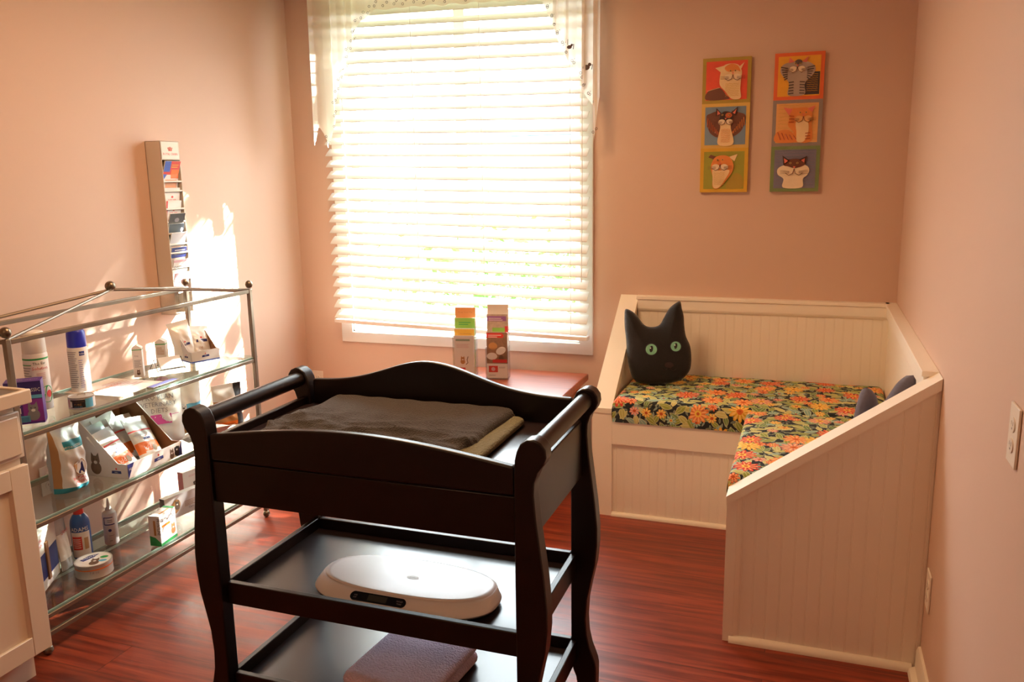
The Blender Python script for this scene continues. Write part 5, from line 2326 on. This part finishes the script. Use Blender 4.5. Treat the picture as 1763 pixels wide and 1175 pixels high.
def cat_panel(x0, x1, z0, z1, kinds, lab):
    t = thing('cat_painting', lab, 'wall art', ((x0 + x1) / 2, 0, z0))
    w = x1 - x0
    h = (z1 - z0) / 3
    core = MB()
    core.box(-w / 2, w / 2, -.020, -.001, 0, 3 * h, PC['olive'])
    core.build('panel_board', t, bevel=.001)
    for k, kd in enumerate(kinds):
        b = MB()
        S = min(w, h)
        F = frame((-w / 2, -.020, 3 * h - (k + 1) * h), (1, 0, 0), (0, 0, 1)) @ Matrix.Diagonal((w / S, h / S, 1, 1))
        cat_tile(b, F, S, kd)
        b.build('painted_square', t, smooth=30)


cat_panel(-.883, -.668, 1.428, 2.030, 'abc', 'left tall painting of three cats on red, blue and green squares')
cat_panel(-.568, -.358, 1.428, 2.033, 'def', 'right tall painting of three cats on yellow, tan and violet squares')


# ------------------------------------------------------------------ outlets
def outlet(M, lab, name='wall_outlet'):
    t = thing(name, lab, 'outlet')
    b = MB()
    b.box(-.035, .035, -.057, .057, .0005, .0055, PLW, M)
    b.build('cover_plate', t, bevel=.0015)
    for s in (-1, 1):
        q = MB()
        q.oval(M, 0, s * .0195, .0165, .0145, PLW, .0075, 20)
        q.prism([(.0165 * cos(2 * pi * k / 20), s * .0195 + .0145 * sin(2 * pi * k / 20)) for k in range(20)], 'z', .005, .0073, PLW, M)
        for x in (-.006, .006):
            q.rect(M, x - .001, s * .0195 - .001, x + .001, s * .0195 + .007, SLOT, .0080)
        q.oval(M, 0, s * .0195 - .007, .0022, .0022, SLOT, .0080, 10)
        q.build('socket', t)


outlet(frame((0, -1.557, .308), (0, -1, 0), (0, 0, 1)), 'white duplex outlet low on the right wall beside the bench end panel')
outlet(frame((0, -2.364, 1.028), (0, -1, 0), (0, 0, 1)), 'white duplex outlet at counter height on the right wall')
outlet(frame((-3.050, 0, .366), (1, 0, 0), (0, 0, 1)), 'white outlet low on the back wall by the left corner')
outlet(frame((-W, -1.80, .392), (0, 1, 0), (0, 0, 1)), 'white outlet on the left wall behind the glass rack')


# ------------------------------------------------------------------ cabinet in the left foreground
def build_cabinet():
    t = thing('base_cabinet', 'cream painted base cabinet with one drawer over a panelled door', 'cabinet', (0, 0, 0))
    xf, ye, yn = -2.560, -2.345, -2.985
    b = MB()
    b.box(-W + .014, xf, yn, ye, .10, .886, CABP)
    b.build('cabinet_body', t, bevel=.001)
    MB().box(-W + .014, xf - .045, yn, ye - .01, 0, .0995, CABP).build('toe_kick', t)

    def panel(z0, z1, y0, y1, name, rail, deep):
        p = MB()
        x0, x1 = xf, xf + .020
        p.box(x0, x1, y0, y0 + rail, z0, z1, CABP)
        p.box(x0, x1, y1 - rail, y1, z0, z1, CABP)
        p.box(x0, x1, y0 + rail, y1 - rail, z0, z0 + rail, CABP)
        p.box(x0, x1, y0 + rail, y1 - rail, z1 - rail, z1, CABP)
        p.box(x0, x1 - deep, y0 + rail, y1 - rail, z0 + rail, z1 - rail, CABP)
        e = .008
        # sloping inner moulding
        for (ya, yb, za, zb) in ((y0 + rail, y0 + rail + e, z0 + rail, z1 - rail), (y1 - rail - e, y1 - rail, z0 + rail, z1 - rail)):
            hi = x1 - .002
            lo = x1 - deep
            if ya == y0 + rail:
                p.add([(hi, ya, za), (hi, ya, zb), (lo, yb, zb), (lo, yb, za)], [(0, 1, 2, 3)], CABP)
            else:
                p.add([(lo, ya, za), (lo, ya, zb), (hi, yb, zb), (hi, yb, za)], [(0, 1, 2, 3)], CABP)
        return p.build(name, t, bevel=.002)
    panel(.105, .700, yn + .01, ye + .008, 'door', .062, .010)
    p = MB()
    y0, y1, z0, z1 = yn + .01, ye + .008, .722, .862
    p.box(xf, xf + .012, y0, y1, z0, z1, CABP)
    p.prism([(y0 + .012, z0 + .012), (y1 - .012, z0 + .012), (y1 - .012, z1 - .012), (y0 + .012, z1 - .012)], 'x', xf + .012, xf + .020, CABP)
    p.build('drawer', t, bevel=.003)
    c = thing('countertop', 'cream edged grey laminate countertop on the cabinet', 'countertop', (0, 0, 0))
    MB().box(-W + .002, -2.535, yn - .02, -2.330, .8865, .922, CTOP).build('laminate_top', c)
    e = MB()
    e.box(-2.535, -2.518, yn - .02, -2.313, .884, .9265, CABP)
    e.box(-W + .002, -2.535, -2.330, -2.313, .884, .9265, CABP)
    e.build('edge_trim', c, bevel=.004, seg=3)
    q = MB()
    q.prism([(-.07, 0), (.07, 0), (0.0, .10)], 'y', -.05, .05, PAPER)
    tag(q.build('folded_sign', None, (-2.80, -2.50, .9225), R(20)), 'white folded card tent on the countertop at the left edge', 'sign')


build_cabinet()
